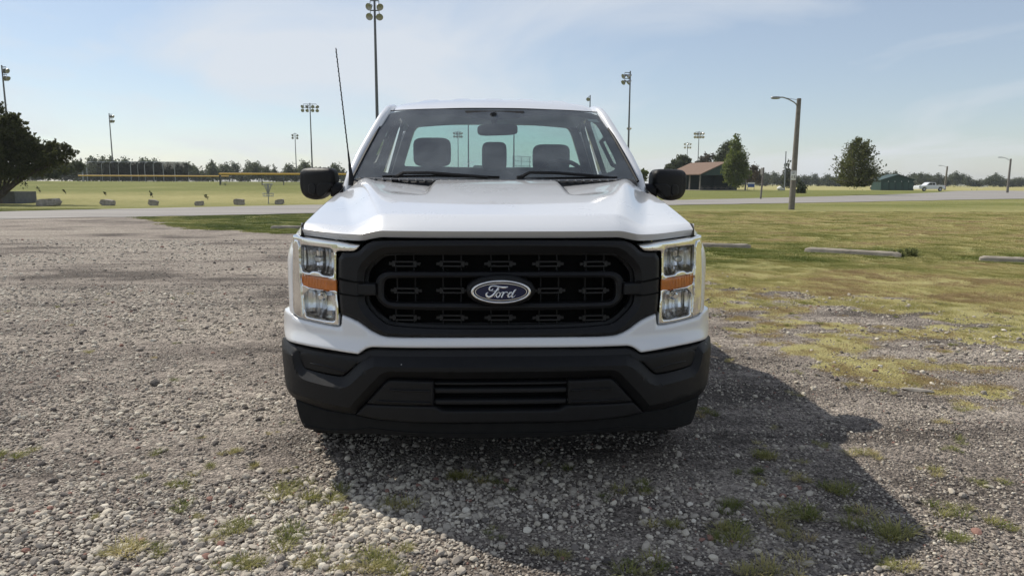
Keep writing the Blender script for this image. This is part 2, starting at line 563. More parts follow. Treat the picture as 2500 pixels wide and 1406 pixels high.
fe = np.array([gnd(*p) for p in resample(far_px, 160)]); ne = np.array([gnd(*p) for p in resample(near_px, 160)])
ws = np.linspace(0, 1, 9)
RP = np.zeros((160, 9, 3))
for j, w in enumerate(ws):
    xy = fe * w + ne * (1 - w)
    wob = (fbm(xy[:, 0] * 0.6, xy[:, 1] * 0.6, 60 + j) - 0.5) * (1.2 if j in (0, 8) else 0)
    RP[:, j, 0] = xy[:, 0]; RP[:, j, 1] = xy[:, 1] + wob
    RP[:, j, 2] = terrain(RP[:, j, 0], RP[:, j, 1]) + 0.012
grid_mesh('road', RP, M_road, kind='structure')

# ---------------------------------------------------------------- scattered stuff (stones, grass)
def scatter(name, protos, pos, rot, scl, pick, tint, **props):
    me = bpy.data.meshes.new(name)
    n = len(pos)
    me.vertices.add(n)
    me.vertices.foreach_set('co', np.asarray(pos, np.float32).ravel())
    for nm, tp, key, arr in (('rot', 'FLOAT_VECTOR', 'vector', rot), ('scl', 'FLOAT_VECTOR', 'vector', scl), ('pick', 'INT', 'value', pick), ('tint', 'FLOAT', 'value', tint)):
        a = me.attributes.new(nm, tp, 'POINT')
        a.data.foreach_set(key, np.asarray(arr, np.int32 if tp == 'INT' else np.float32).ravel())
    me.update()
    o = bpy.data.objects.new(name, me)
    link(o)
    c = bpy.data.collections.new(name + '_kinds')
    for p in protos:
        c.objects.link(p)
    g = bpy.data.node_groups.new(name, 'GeometryNodeTree')
    g.interface.new_socket('Geometry', in_out='INPUT', socket_type='NodeSocketGeometry')
    g.interface.new_socket('Geometry', in_out='OUTPUT', socket_type='NodeSocketGeometry')
    N = g.nodes.new; L = g.links.new
    gi = N('NodeGroupInput'); go = N('NodeGroupOutput')
    ci = N('GeometryNodeCollectionInfo'); ci.inputs['Collection'].default_value = c
    ci.inputs['Separate Children'].default_value = True; ci.inputs['Reset Children'].default_value = True
    ip = N('GeometryNodeInstanceOnPoints'); ip.inputs['Pick Instance'].default_value = True
    def na(nm, tp):
        x = N('GeometryNodeInputNamedAttribute'); x.data_type = tp; x.inputs['Name'].default_value = nm
        return x.outputs['Attribute']
    e2r = N('FunctionNodeEulerToRotation')
    L(na('rot', 'FLOAT_VECTOR'), e2r.inputs[0])
    L(gi.outputs[0], ip.inputs['Points']); L(ci.outputs[0], ip.inputs['Instance'])
    L(na('pick', 'INT'), ip.inputs['Instance Index']); L(e2r.outputs[0], ip.inputs['Rotation']); L(na('scl', 'FLOAT_VECTOR'), ip.inputs['Scale'])
    L(ip.outputs[0], go.inputs[0])
    mod = o.modifiers.new('scatter', 'NODES'); mod.node_group = g
    for k, v in props.items():
        o[k] = v
    return o

def proto(name, verts, faces, mat, smooth=True, sharp=None):
    me = bpy.data.meshes.new(name)
    me.from_pydata([tuple(v) for v in verts], [], faces)
    me.materials.append(mat)
    if smooth:
        me.shade_smooth()
        if sharp:
            me.set_sharp_from_angle(angle=R(sharp))
    return bpy.data.objects.new(name, me)

def ico(sub, seed, amp, flat=1.0):
    bm = bmesh.new()
    bmesh.ops.create_icosphere(bm, subdivisions=sub, radius=1.0)
    rg = random.Random(seed)
    k = [Vector((rg.uniform(-1, 1), rg.uniform(-1, 1), rg.uniform(-1, 1))).normalized() for _ in range(7)]
    cut = [rg.uniform(0.62, 0.9) for _ in k]
    for v in bm.verts:
        d = v.co.normalized()
        r = 1.0
        for q, c in zip(k, cut):          # knock flat facets off the pebble
            t = d.dot(q)
            if t > 0 and r * t > c:
                r = c / t
        v.co = d * r * (1 + rg.uniform(-amp, amp))
        v.co.z *= flat
    vs = [v.co.copy() for v in bm.verts]
    fs = [[v.index for v in f.verts] for f in bm.faces]
    bm.free()
    return vs, fs

def instance_mat(name, ramp, rough=0.9, trans=0.0, spec=0.2):
    """colour picked per scattered piece from its tint"""
    m = bpy.data.materials.new(name); m.use_nodes = True
    n = m.node_tree; L = n.links.new
    b = n.nodes['Principled BSDF']
    a = n.nodes.new('ShaderNodeAttribute'); a.attribute_name = 'tint'; a.attribute_type = 'INSTANCER'
    cr_ = n.nodes.new('ShaderNodeValToRGB')
    el = cr_.color_ramp.elements
    while len(el) < len(ramp):
        el.new(0.5)
    for e, (p, c) in zip(el, ramp):
        e.position = p; e.color = (*c, 1)
    L(a.outputs['Fac'], cr_.inputs[0])
    L(cr_.outputs[0], b.inputs['Base Color'])
    b.inputs['Roughness'].default_value = rough; b.inputs['Specular IOR Level'].default_value = spec
    if trans:
        t = n.nodes.new('ShaderNodeBsdfTranslucent'); L(cr_.outputs[0], t.inputs[0])
        mi = n.nodes.new('ShaderNodeMixShader'); mi.inputs[0].default_value = trans
        L(b.outputs[0], mi.inputs[1]); L(t.outputs[0], mi.inputs[2]); L(mi.outputs[0], n.nodes['Material Output'].inputs['Surface'])
    return m
M_stone = instance_mat('gravel_stone', [(0.0, (0.07, 0.062, 0.058)), (0.25, (0.16, 0.14, 0.125)), (0.5, (0.36, 0.32, 0.27)), (0.75, (0.54, 0.485, 0.395)), (0.93, (0.64, 0.59, 0.50)), (1.0, (0.26, 0.15, 0.12))])
M_blade = instance_mat('grass_blade', [(0.0, (0.07, 0.10, 0.022)), (0.35, (0.16, 0.185, 0.048)), (0.6, (0.325, 0.305, 0.115)), (0.85, (0.50, 0.435, 0.21)), (1.0, (0.30, 0.21, 0.12))], 0.7, 0.35)

rs = np.random.RandomState(5)
stone_protos = [proto('stone', *ico(2, 100 + i, 0.05), M_stone, True, 14) for i in range(7)]
zones = [(1.85, 3.3, 6200, 0.95), (3.3, 5.6, 3600, 1.0), (5.6, 9.5, 1100, 1.2), (9.5, 17, 150, 1.6)]
PX, PY, SZ = [], [], []
for y0, y1, dens, sc in zones:
    area = 0.78 * (y1 * y1 - y0 * y0) + 0.8 * (y1 - y0)
    n = int(area * dens)
    yy = np.sqrt(rs.uniform(y0 * y0, y1 * y1, n)); xx = rs.uniform(-1, 1, n) * (0.78 * yy + 0.4)
    pl = f_pale(xx, yy); gv = f_gravel(xx, yy)
    small = 0.0034 + 0.0046 * rs.rand(n) ** 1.6
    big = 0.0065 + 0.0125 * rs.rand(n) ** 2.2
    isbig = rs.rand(n) < (0.035 + 0.50 * pl)
    s = np.where(isbig, big, small) * sc
    clump = fbm(xx * 6, yy * 6, 90, 3)
    keep = (rs.rand(n) < gv * (0.5 + 0.5 * np.clip(pl * 1.4 + 0.25, 0, 1)) * ss(0.25, 0.55, clump + 0.25 * pl))
    keep &= ~((yy > 4.6) & (xx > -1.0) & (xx < 0.85))
    PX.append(xx[keep]); PY.append(yy[keep]); SZ.append(s[keep])
# a few loose larger stones
n = 60
yy = np.sqrt(rs.uniform(1.9 ** 2, 6.5 ** 2, n)); xx = rs.uniform(-1, 1, n) * 0.78 * yy
PX.append(xx); PY.append(yy); SZ.append(0.013 + 0.010 * rs.rand(n))
PX, PY, SZ = map(np.concatenate, (PX, PY, SZ))
n = len(PX)
pl = f_pale(PX, PY)
tint = np.clip(rs.normal(0.40 + 0.36 * pl, 0.19), 0.02, 0.93)
tint[rs.rand(n) < 0.015] = 1.0
sc3 = np.stack([SZ * rs.uniform(0.9, 1.5, n), SZ * rs.uniform(0.8, 1.15, n), SZ * rs.uniform(0.5, 0.9, n)], -1)
scatter('gravel_stones', stone_protos, np.stack([PX, PY, sc3[:, 2] * 0.35], -1), np.stack([rs.uniform(-0.4, 0.4, n), rs.uniform(-0.4, 0.4, n), rs.uniform(0, 6.28, n)], -1), sc3, rs.randint(0, 7, n), tint,
        kind='stuff', label='loose pale and grey gravel stones spread over the parking lot', category='gravel')

def tuft(seed, nb, spread, hgt, wid, lean):
    rg = random.Random(seed); vs, fs = [], []
    for _ in range(nb):
        a = rg.uniform(0, 6.283); r = spread * rg.random() ** 0.7
        p = Vector((math.cos(a) * r, math.sin(a) * r, -0.003))
        h = hgt * rg.uniform(0.45, 1.0); w = wid * rg.uniform(0.7, 1.2)
        da = a + rg.uniform(-1.0, 1.0)
        d = Vector((math.cos(da), math.sin(da), 0)) * (lean * h * rg.uniform(0.3, 1.3))
        t = Vector((-math.sin(da), math.cos(da), 0)) * w
        b = len(vs)
        m1 = p + d * 0.35 + Vector((0, 0, h * 0.6)); tip = p + d + Vector((0, 0, h * rg.uniform(0.75, 1.0)))
        vs += [p - t, p + t, m1 + t * 0.75, m1 - t * 0.75, tip]
        fs += [(b, b + 1, b + 2, b + 3), (b + 3, b + 2, b + 4)]
    return vs, fs
tuft_protos = [proto('tuft', *tuft(i, 60, 0.045, 0.075, 0.0016, 0.9), M_blade, False) for i in range(4)]
turf_protos = [proto('turf', *tuft(50 + i, 170, 0.16, 0.034, 0.0019, 0.7), M_blade, False) for i in range(4)]
# tufts standing in the gravel, at the places the photo shows, plus strays
TP = [(440, 1185, 1.0), (350, 1160, .6), (715, 1210, 1.3), (690, 1190, .9), (745, 1222, .9), (840, 1222, 1.2), (965, 1242, 1.1), (575, 1300, 1.2), (480, 1270, .6), (440, 1235, .9), (290, 1352, 1.2), (372, 1345, .9), (690, 1312, 1.3), (600, 1388, 1.2), (770, 1368, 1.1), (815, 1378, .8), (510, 1138, .7), (570, 1105, .8), (545, 1112, .6), (490, 1068, .5), (385, 1108, .7), (25, 1115, 1.0), (60, 1110, .8),
      (700, 1035, .6), (660, 1060, .5), (620, 1145, .6), (700, 1150, .6), (835, 1265, .9), (545, 1390, .8), (930, 1365, 1.2), (980, 1390, 1.0), (900, 1385, 1.0), (515, 1320, .7), (240, 1260, .6),
      (1850, 1120, 1.5), (1780, 1228, 1.1), (1950, 1270, 1.7), (2150, 1292, 1.8), (1770, 1300, 1.7), (2310, 1248, 1.2), (2215, 1392, 1.3), (2090, 1108, 1.0), (1120, 1170, 1.2), (1230, 1190, .9), (1650, 1290, 1.0), (1560, 1375, 1.3), (1340, 1355, .9), (1210, 1300, .7), (1560, 1200, 1.2), (1730, 1010, 1.0), (1820, 1155, 1.2), (1340, 1140, .8), (1870, 1390, 1.5), (1930, 1300, 1.2), (2060, 1200, 1.2), (1970, 1170, 1.0), (2270, 1150, .9), (2330, 1100, .8), (2180, 960, .9), (2420, 1180, 1.1), (2460, 1290, 1.0), (2360, 1330, 1.1)]
pp, ss_, tt = [], [], []
rg = random.Random(3)
for px, py, s in TP:
    gx, gy = gnd(px, py)
    base = rg.uniform(0.34, 0.72)
    for _ in range(int(3 * s) + 2):
        pp.append((gx + rg.gauss(0, 0.035 * s), gy + rg.gauss(0, 0.035 * s), 0.004)); ss_.append(s * rg.uniform(0.35, 0.72)); tt.append(min(1, max(0, base + rg.uniform(-0.15, 0.2))))
n = 260
yy = np.sqrt(rs.uniform(2.0 ** 2, 9.0 ** 2, n)); xx = rs.uniform(-1, 1, n) * 0.78 * yy
ok = (rs.rand(n) < np.where(xx > 0.8, 1.0, 0.30)) & ~((yy > 4.2) & (abs(xx) < 1.0))
for x_, y_ in zip(xx[ok], yy[ok]):
    base = rg.uniform(0.25, 0.95)
    for _ in range(rg.randint(1, 3)):
        pp.append((x_ + rg.gauss(0, 0.03), y_ + rg.gauss(0, 0.03), 0.004)); ss_.append(rg.uniform(0.25, 0.6)); tt.append(base)
for (x0, y0_), (x1, y1_) in (((1700, 608), (1834, 609)), ((1962, 619), (2225, 633)), ((2388, 641), (2520, 646)), ((1962, 601), (2230, 617)), ((663, 561), (720, 561))):
    for k in range(46):
        t_ = rg.random()
        gx, gy = gnd(x0 + (x1 - x0) * t_, y0_ + (y1_ - y0_) * t_ + rg.uniform(-1, 1.5))
        pp.append((gx, gy, -0.01)); ss_.append(rg.uniform(0.6, 1.5)); tt.append(rg.uniform(0.2, 0.62))
n = len(pp)
s3 = np.array(ss_)[:, None] * np.stack([rs.uniform(0.9, 1.2, n)] * 2 + [rs.uniform(0.4, 0.8, n)], -1)
scatter('weed_tufts', tuft_protos, pp, np.stack([np.zeros(n), np.zeros(n), rs.uniform(0, 6.28, n)], -1), s3, rs.randint(0, 4, n), tt,
        kind='stuff', label='tufts of green and dry grass growing up through the gravel', category='grass')
# turf over the grassy ground
XX, YY, SS = [], [], []
for y0, y1, dens, sc in ((2.4, 7.5, 230, 0.5), (7.5, 13, 130, 0.8), (13, 22, 50, 1.2), (22, 36, 20, 1.8)):
    area = 0.78 * (y1 * y1 - y0 * y0)
    n = int(area * dens)
    y_ = np.sqrt(rs.uniform(y0 * y0, y1 * y1, n)); x_ = rs.uniform(-1, 1, n) * 0.78 * y_
    gv = f_gravel(x_, y_)
    k = (rs.rand(n) < (1 - gv) * (0.25 + 0.75 * ss(0.35, 0.6, fbm(x_ * 2.2, y_ * 2.2, 33, 4)))) & ~((y_ > 4.5) & (x_ > -1.1 - 0.1 * y_) & (x_ < 0.95))
    k &= (gv < 0.85)
    XX.append(x_[k]); YY.append(y_[k]); SS.append(sc * rs.uniform(0.7, 1.3, k.sum()))
XX, YY, SS = map(np.concatenate, (XX, YY, SS))
road_sd = poly_sd(XX, YY, np.r_[fe, ne[::-1]])
k = road_sd < -0.4
XX, YY, SS = XX[k], YY[k], SS[k]
n = len(XX)
dr = f_dry(XX, YY) + (fbm(XX * 1.1, YY * 1.6, 52, 4) - 0.5) * 1.1 + rs.normal(0, 0.08, n) + 0.14 * ss(0.15, 0.5, f_gravel(XX, YY))
tt = np.clip(dr, 0.02, 0.97)
hh = SS * rs.uniform(0.6, 1.1, n)
far_k = (YY > 12.5).astype(int) * 4
scatter('lawn_grass', turf_protos + [proto('turf_wide', *tuft(80 + i, 110, 0.17, 0.040, 0.0050, 0.8), M_blade, False) for i in range(4)], np.stack([XX, YY, np.zeros(n)], -1), np.stack([np.zeros(n), np.zeros(n), rs.uniform(0, 6.28, n)], -1), np.stack([SS, SS, np.minimum(hh, 1.0)], -1), rs.randint(0, 4, n) + far_k, tt,
        kind='stuff', label='short yellow green turf around the parking lot and field', category='grass')
# ================================================================ PICKUP TRUCK
M_paint = pmat('white_paint', (0.69, 0.70, 0.72), 0.30, coat=1.0, rvar=0.05, vscale=3)
M_plastic = pmat('charcoal_plastic', (0.0095, 0.0095, 0.0103), 0.52, spec=0.22, var=0.25, vscale=30, bump=0.10, bscale=700, rvar=0.07)
def add_chips(m, scale, keep):
    """stone chips: a few pale flecks"""
    n = m.node_tree; L = n.links.new; b = n.nodes['Principled BSDF']
    t = n.nodes.new('ShaderNodeTexCoord'); v = n.nodes.new('ShaderNodeTexVoronoi'); v.inputs['Scale'].default_value = scale
    L(t.outputs['Object'], v.inputs['Vector'])
    sc = n.nodes.new('ShaderNodeSeparateColor'); L(v.outputs['Color'], sc.inputs[0])
    lt = n.nodes.new('ShaderNodeMath'); lt.operation = 'LESS_THAN'; lt.inputs[1].default_value = 0.085; L(v.outputs['Distance'], lt.inputs[0])
    gt = n.nodes.new('ShaderNodeMath'); gt.operation = 'GREATER_THAN'; gt.inputs[1].default_value = keep; L(sc.outputs[0], gt.inputs[0])
    mu = n.nodes.new('ShaderNodeMath'); mu.operation = 'MULTIPLY'; L(lt.outputs[0], mu.inputs[0]); L(gt.outputs[0], mu.inputs[1])
    mx_ = n.nodes.new('ShaderNodeMix'); mx_.data_type = 'RGBA'; mx_.inputs['B'].default_value = (0.35, 0.34, 0.32, 1)
    src = b.inputs['Base Color'].links[0].from_socket
    L(src, mx_.inputs['A']); L(mu.outputs[0], mx_.inputs['Factor']); L(mx_.outputs['Result'], b.inputs['Base Color'])
add_chips(M_plastic, 26, 0.93)
M_grille = pmat('grille_plastic', (0.011, 0.011, 0.012), 0.46, spec=0.22, var=0.15, vscale=30)
M_black = pmat('black_plastic', (0.010, 0.010, 0.011), 0.6, spec=0.3)
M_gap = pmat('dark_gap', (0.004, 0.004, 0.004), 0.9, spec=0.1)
M_chrome = pmat('chrome', (0.80, 0.80, 0.79), 0.10, metal=1.0, rvar=0.05, vscale=12)
M_refl = pmat('lamp_reflector', (0.88, 0.88, 0.88), 0.20, metal=1.0)
M_rubber = pmat('rubber', (0.012, 0.012, 0.012), 0.85, spec=0.15, var=0.2, vscale=25)
M_steel = pmat('wheel_steel', (0.35, 0.35, 0.36), 0.35, metal=0.9)
M_glass = glassmat('windshield_glass', (0.76, 0.85, 0.85), 1.90, 0.0, 0.185)
M_rglass = glassmat('rear_glass', (0.60, 0.82, 0.76), 1.45)
M_sglass = glassmat('side_glass', (0.62, 0.74, 0.70), 1.45)
M_lens = glassmat('lamp_lens', (0.93, 0.94, 0.95), 1.35)
M_amber = pmat('amber_lens', (0.48, 0.135, 0.016), 0.15, coat=0.6, var=0.25, vscale=25)
M_frit = pmat('windshield_frit', (0.012, 0.013, 0.015), 0.5)
M_int = pmat('interior_grey', (0.075, 0.082, 0.09), 0.8, var=0.15, vscale=40)
M_seat = pmat('seat_fabric', (0.075, 0.083, 0.092), 0.9, var=0.2, vscale=60, bump=0.2, bscale=400)
M_liner = pmat('headliner_fabric', (0.26, 0.27, 0.27), 0.9)
M_blue = pmat('emblem_blue', (0.004, 0.009, 0.045), 0.3, coat=0.4, spec=0.3)
M_badge = pmat('emblem_silver', (0.85, 0.85, 0.85), 0.28, metal=1.0)
M_sticker = pmat('sticker_paper', (0.55, 0.62, 0.58), 0.7)

TX, TY, TYAW = -0.045, 2.93, R(2.2)
truck = empty('pickup_truck', (TX, TY, 0), TYAW, label='white regular-cab pickup truck with black grille and bumper parked on gravel, facing viewer', category='pickup truck')

def TP_(px, py, yt):
    """pixel -> (x, z) on the truck's own cross plane at depth yt"""
    d = ray(px, py)
    ay = (-math.sin(TYAW), math.cos(TYAW)); ax = (math.cos(TYAW), math.sin(TYAW))
    t = (yt + TX * ay[0] + TY * ay[1]) / (d[0] * ay[0] + d[1] * ay[1])
    P = (d[0] * t, d[1] * t, CAMH + d[2] * t)
    return ((P[0] - TX) * ax[0] + (P[1] - TY) * ax[1], P[2])

def F(x, z):
    """depth of the truck's nose at half-width |x| and height z"""
    a = np.abs(x)
    return 0.36 * a ** 3.2 + 5.0 * np.maximum(0, a - 0.95) ** 2 + 0.045 * ss(0.60, 0.72, z) + 0.05 * np.maximum(0, z - 0.72)

def onF(px, py, off=0.0):
    y = 0.15
    for _ in range(12):
        x, z = TP_(px, py, y)
        y = float(F(x, z)) + off
    return (x, z)

def tr(pts, off=0.0):
    """left-hand outline in the photo -> (|x|, z) outline"""
    return [(abs(x), z) for x, z in (onF(px, py, off) for px, py in pts)]

def area2(P):
    return sum(P[i][0] * P[(i + 1) % len(P)][1] - P[(i + 1) % len(P)][0] * P[i][1] for i in range(len(P))) / 2
def ccw(P):
    return P if area2(P) > 0 else P[::-1]
def chaikin(P, it=2, q=0.22):
    for _ in range(it):
        O = []
        for i in range(len(P)):
            a, b = P[i], P[(i + 1) % len(P)]
            O.append((a[0] + (b[0] - a[0]) * q, a[1] + (b[1] - a[1]) * q)); O.append((b[0] + (a[0] - b[0]) * q, b[1] + (a[1] - b[1]) * q))
        P = O
    return P
def rsp(P, step):
    O = []
    for i in range(len(P)):
        a, b = np.array(P[i]), np.array(P[(i + 1) % len(P)])
        n = max(1, int(np.hypot(*(b - a)) / step))
        for k in range(n):
            O.append(tuple(a + (b - a) * k / n))
    return O
def mirror_x(P):
    return [(-x, z) for x, z in P][::-1]
def sym(half):
    """half outline (x>=0) running from centre to centre -> closed symmetric outline"""
    return half + [(-x, z) for x, z in half[::-1]]

def shell(name, outer, holes, mat, parent, yfun=F, off=0.0, r=0.006, rh=None, depth=0.04, step=0.012, smooth=1, hsmooth=1, sharp=50, bulge=0.0, cham=0.0, **props):
    """panel lying on the nose surface: rounded rim, real thickness"""
    rh = r if rh is None else rh
    outer = ccw(chaikin(outer, smooth) if smooth else outer)
    holes = [ccw(chaikin(h, hsmooth) if hsmooth else h) for h in holes]
    ro = rsp(outer, step); rhs = [rsp(h, step) for h in holes]
    A = np.array(ro)
    def rings(P, rr, sign):
        P = np.array(P); out = []
        nx = np.roll(P, -1, 0) - np.roll(P, 1, 0)
        nrm = np.stack([-nx[:, 1], nx[:, 0]], -1); nrm /= np.maximum(np.linalg.norm(nrm, axis=1, keepdims=True), 1e-9)
        for f in (0.12, 0.35, 0.65, 1.0):
            out.append(P + nrm * sign * rr * f)
        return np.concatenate(out)
    x0, z0 = A.min(0); x1, z1 = A.max(0)
    gs = step * 1.6
    gx, gz = np.meshgrid(np.arange(x0, x1, gs), np.arange(z0, z1, gs))
    gx = gx + (np.arange(gx.shape[0]) % 2)[:, None] * gs * 0.5
    cand = [np.stack([gx.ravel(), gz.ravel()], -1)]
    if r > 0.002:
        cand.append(rings(ro, r, 1))
        if rh > 0.002:
            cand += [rings(h, rh, -1) for h in rhs]
    cand = np.concatenate(cand)
    def sdall(P):
        d = poly_sd(P[:, 0], P[:, 1], A)
        dh = np.full(len(P), 1e9)
        for h in rhs:
            dh = np.minimum(dh, -poly_sd(P[:, 0], P[:, 1], np.array(h)))
        return d, dh
    d, dh = sdall(cand)
    cand = cand[(d > step * 0.18) & (dh > step * 0.18)]
    pts = [Vector(p) for p in ro]; edges = [(i, (i + 1) % len(ro)) for i in range(len(ro))]
    for h in rhs:
        b = len(pts); pts += [Vector(p) for p in h]; edges += [(b + i, b + (i + 1) % len(h)) for i in range(len(h))]
    nb = len(pts)
    pts += [Vector(p) for p in cand]
    V, E_, Fc, ov, oe, of = delaunay_2d_cdt(pts, edges, [], 0, 1e-7)
    V2 = np.array([(v.x, v.y) for v in V])
    C = np.array([V2[list(f)].mean(0) for f in Fc])
    dc, dhc = sdall(C)
    keep = (dc > 0) & (dhc > 0)
    faces = [tuple(f) for f, k in zip(Fc, keep) if k]
    dv_, dhv = sdall(V2)
    def rnd(dd, rr):
        if rr <= 0.002:
            return 0 * dd
        t = np.clip(1 - dd / rr, 0, 1)
        if cham:
            return cham * rr * (np.maximum(t - 0.06, 0) + 0.5 * np.clip(t / 0.12, 0, 1) * np.minimum(t, 0.12))
        return rr * (1 - np.sqrt(np.maximum(0, 1 - t * t)))
    Y = yfun(V2[:, 0], V2[:, 1]) + off + rnd(np.maximum(dv_, 0), r) + rnd(np.clip(dhv, 0, 10), rh)
    if bulge:
        Y = Y - bulge * ss(0, 0.08, np.minimum(dv_, dhv))
    vs = [(V2[i, 0], Y[i], V2[i, 1]) for i in range(len(V2))]
    faces = [f if ((V2[f[1]][0] - V2[f[0]][0]) * (V2[f[2]][1] - V2[f[0]][1]) - (V2[f[2]][0] - V2[f[0]][0]) * (V2[f[1]][1] - V2[f[0]][1])) > 0 else f[::-1] for f in faces]
    # side walls run straight back from the boundary
    cnt = {}
    for f in faces:
        for i in range(3):
            cnt[(f[i], f[(i + 1) % 3])] = 1
    bnd = [e for e in cnt if (e[1], e[0]) not in cnt]
    back = {}
    for e in bnd:
        for i in e:
            if i not in back:
                back[i] = len(vs); vs.append((vs[i][0], vs[i][1] + depth, vs[i][2]))
    faces += [(a, back[a], back[b], b) for a, b in bnd]
    return mk(name, vs, faces, mat, parent, True, sharp, **props)

# ---------------------------------------------------------------- hood
nu = 161
uu = np.linspace(-1, 1, nu)
a0 = np.abs(uu) * 0.892
yf = F(a0, 1.14)
zl = 1.148 - 0.018 * ss(0.5, 0.62, a0) + 0.010 * ss(0.66, 0.89, a0)
zc = 1.243 - 0.052 * ss(0.50, 0.67, a0) + 0.006 * ss(0.7, 0.89, a0)
tcr = 0.115 - 0.055 * ss(0.55, 0.89, a0)
rows = []
rows.append(np.stack([uu * 0.885, yf + 0.10, zl + 0.002], -1))
rows.append(np.stack([uu * 0.892, yf + 0.034, zl], -1))
for k in (0.25, 0.5, 0.75, 1.0):
    rows.append(np.stack([uu * 0.892, yf + 0.034 * (1 - k), zl + 0.030 * k], -1))
for k in np.linspace(0, 1, 9)[1:-1]:
    rows.append(np.stack([uu * 0.892, yf + tcr * k ** 1.12, zl + 0.030 + (zc - zl - 0.030) * (k + 0.04 * np.sin(k * math.pi))], -1))
def hood_top(a, s):
    zd = 1.243 + (1.396 - 1.243) * (1 - (1 - s) ** 1.3)
    zs = 1.191 + 0.006 * ss(0.7, 0.89, a) + (1.312 - 1.191) * (1 - (1 - s) ** 1.25)
    xe = 0.57 + 0.27 * s
    w = 1 - ss(xe - 0.06, xe + 0.10, a)
    z = zs + (zd - zs) * w
    v = ss(0.345, 0.395, a) * np.clip(1 - (a - 0.39) / np.maximum(xe - 0.08 - 0.39, 0.05), 0, 1)
    z = z - 0.036 * ss(0.40, 0.62, s) * v
    z = z + 0.010 * np.exp(-((a - (xe - 0.06)) / 0.045) ** 2) * ss(0.3, 0.9, s)
    return z
sv = np.linspace(0, 1, 70)
yr = 1.30 + 0.10 * uu ** 2
for s in sv:
    xs_ = 0.892 + 0.043 * s
    a = np.abs(uu) * xs_
    y = (yf + tcr) + (yr - yf - tcr) * s
    z = hood_top(a, s)
    rows.append(np.stack([uu * xs_, y, z], -1))
rows.append(rows[-1] + np.array([0, 0.004, -0.03]))
HOOD = np.stack(rows)
grid_mesh('hood', HOOD, M_paint, truck, flip=False, sharp=32)

# ---------------------------------------------------------------- body sides
AX_F, AX_R, WR = 0.98, 4.10, 0.40
def arch(y, c, r=0.475):
    d = np.abs(y - c)
    return np.where(d < r, WR + np.sqrt(np.maximum(r * r - d * d, 0)), 0)
def hood_edge(y):
    s = np.clip((y - 0.40) / (1.40 - 0.40), 0, 1)
    k = ss(1.36, 1.60, y)
    return 0.892 + 0.043 * s + 0.005 - 0.035 * k, 1.191 + 0.006 + (1.312 - 1.191) * (1 - (1 - s) ** 1.25) + 0.085 * k
def side_panel(name, y0, y1, top, low, xf, n=40, m=22, parent=truck, mat=M_paint, sx=1):
    ys = np.linspace(y0, y1, n)
    P = np.zeros((n, m + 2, 3))
    for i, y in enumerate(ys):
        zt, zb = top(y), low(y)
        q = np.linspace(0, 1, m)
        z = zt + (zb - zt) * q
        P[i, :m, 0] = xf(y, z, zt) * sx; P[i, :m, 1] = y; P[i, :m, 2] = z
        fw = float(ss(0.46, 0.52, y))
        P[i, m] = P[i, m - 1] + np.array([-0.03 * sx * fw, 0, 0.0])
        P[i, m + 1] = P[i, m - 1] + np.array([-0.10 * sx * fw, 0, 0.01 * fw])
    return grid_mesh(name, P, mat, parent, 40, flip=(sx > 0))
def xside(y):
    return 0.948 + 0.075 * (1 - np.exp(-np.maximum(y - 0.36, 0) / 0.07)) - 1.15 * np.maximum(0.36 - y, 0)
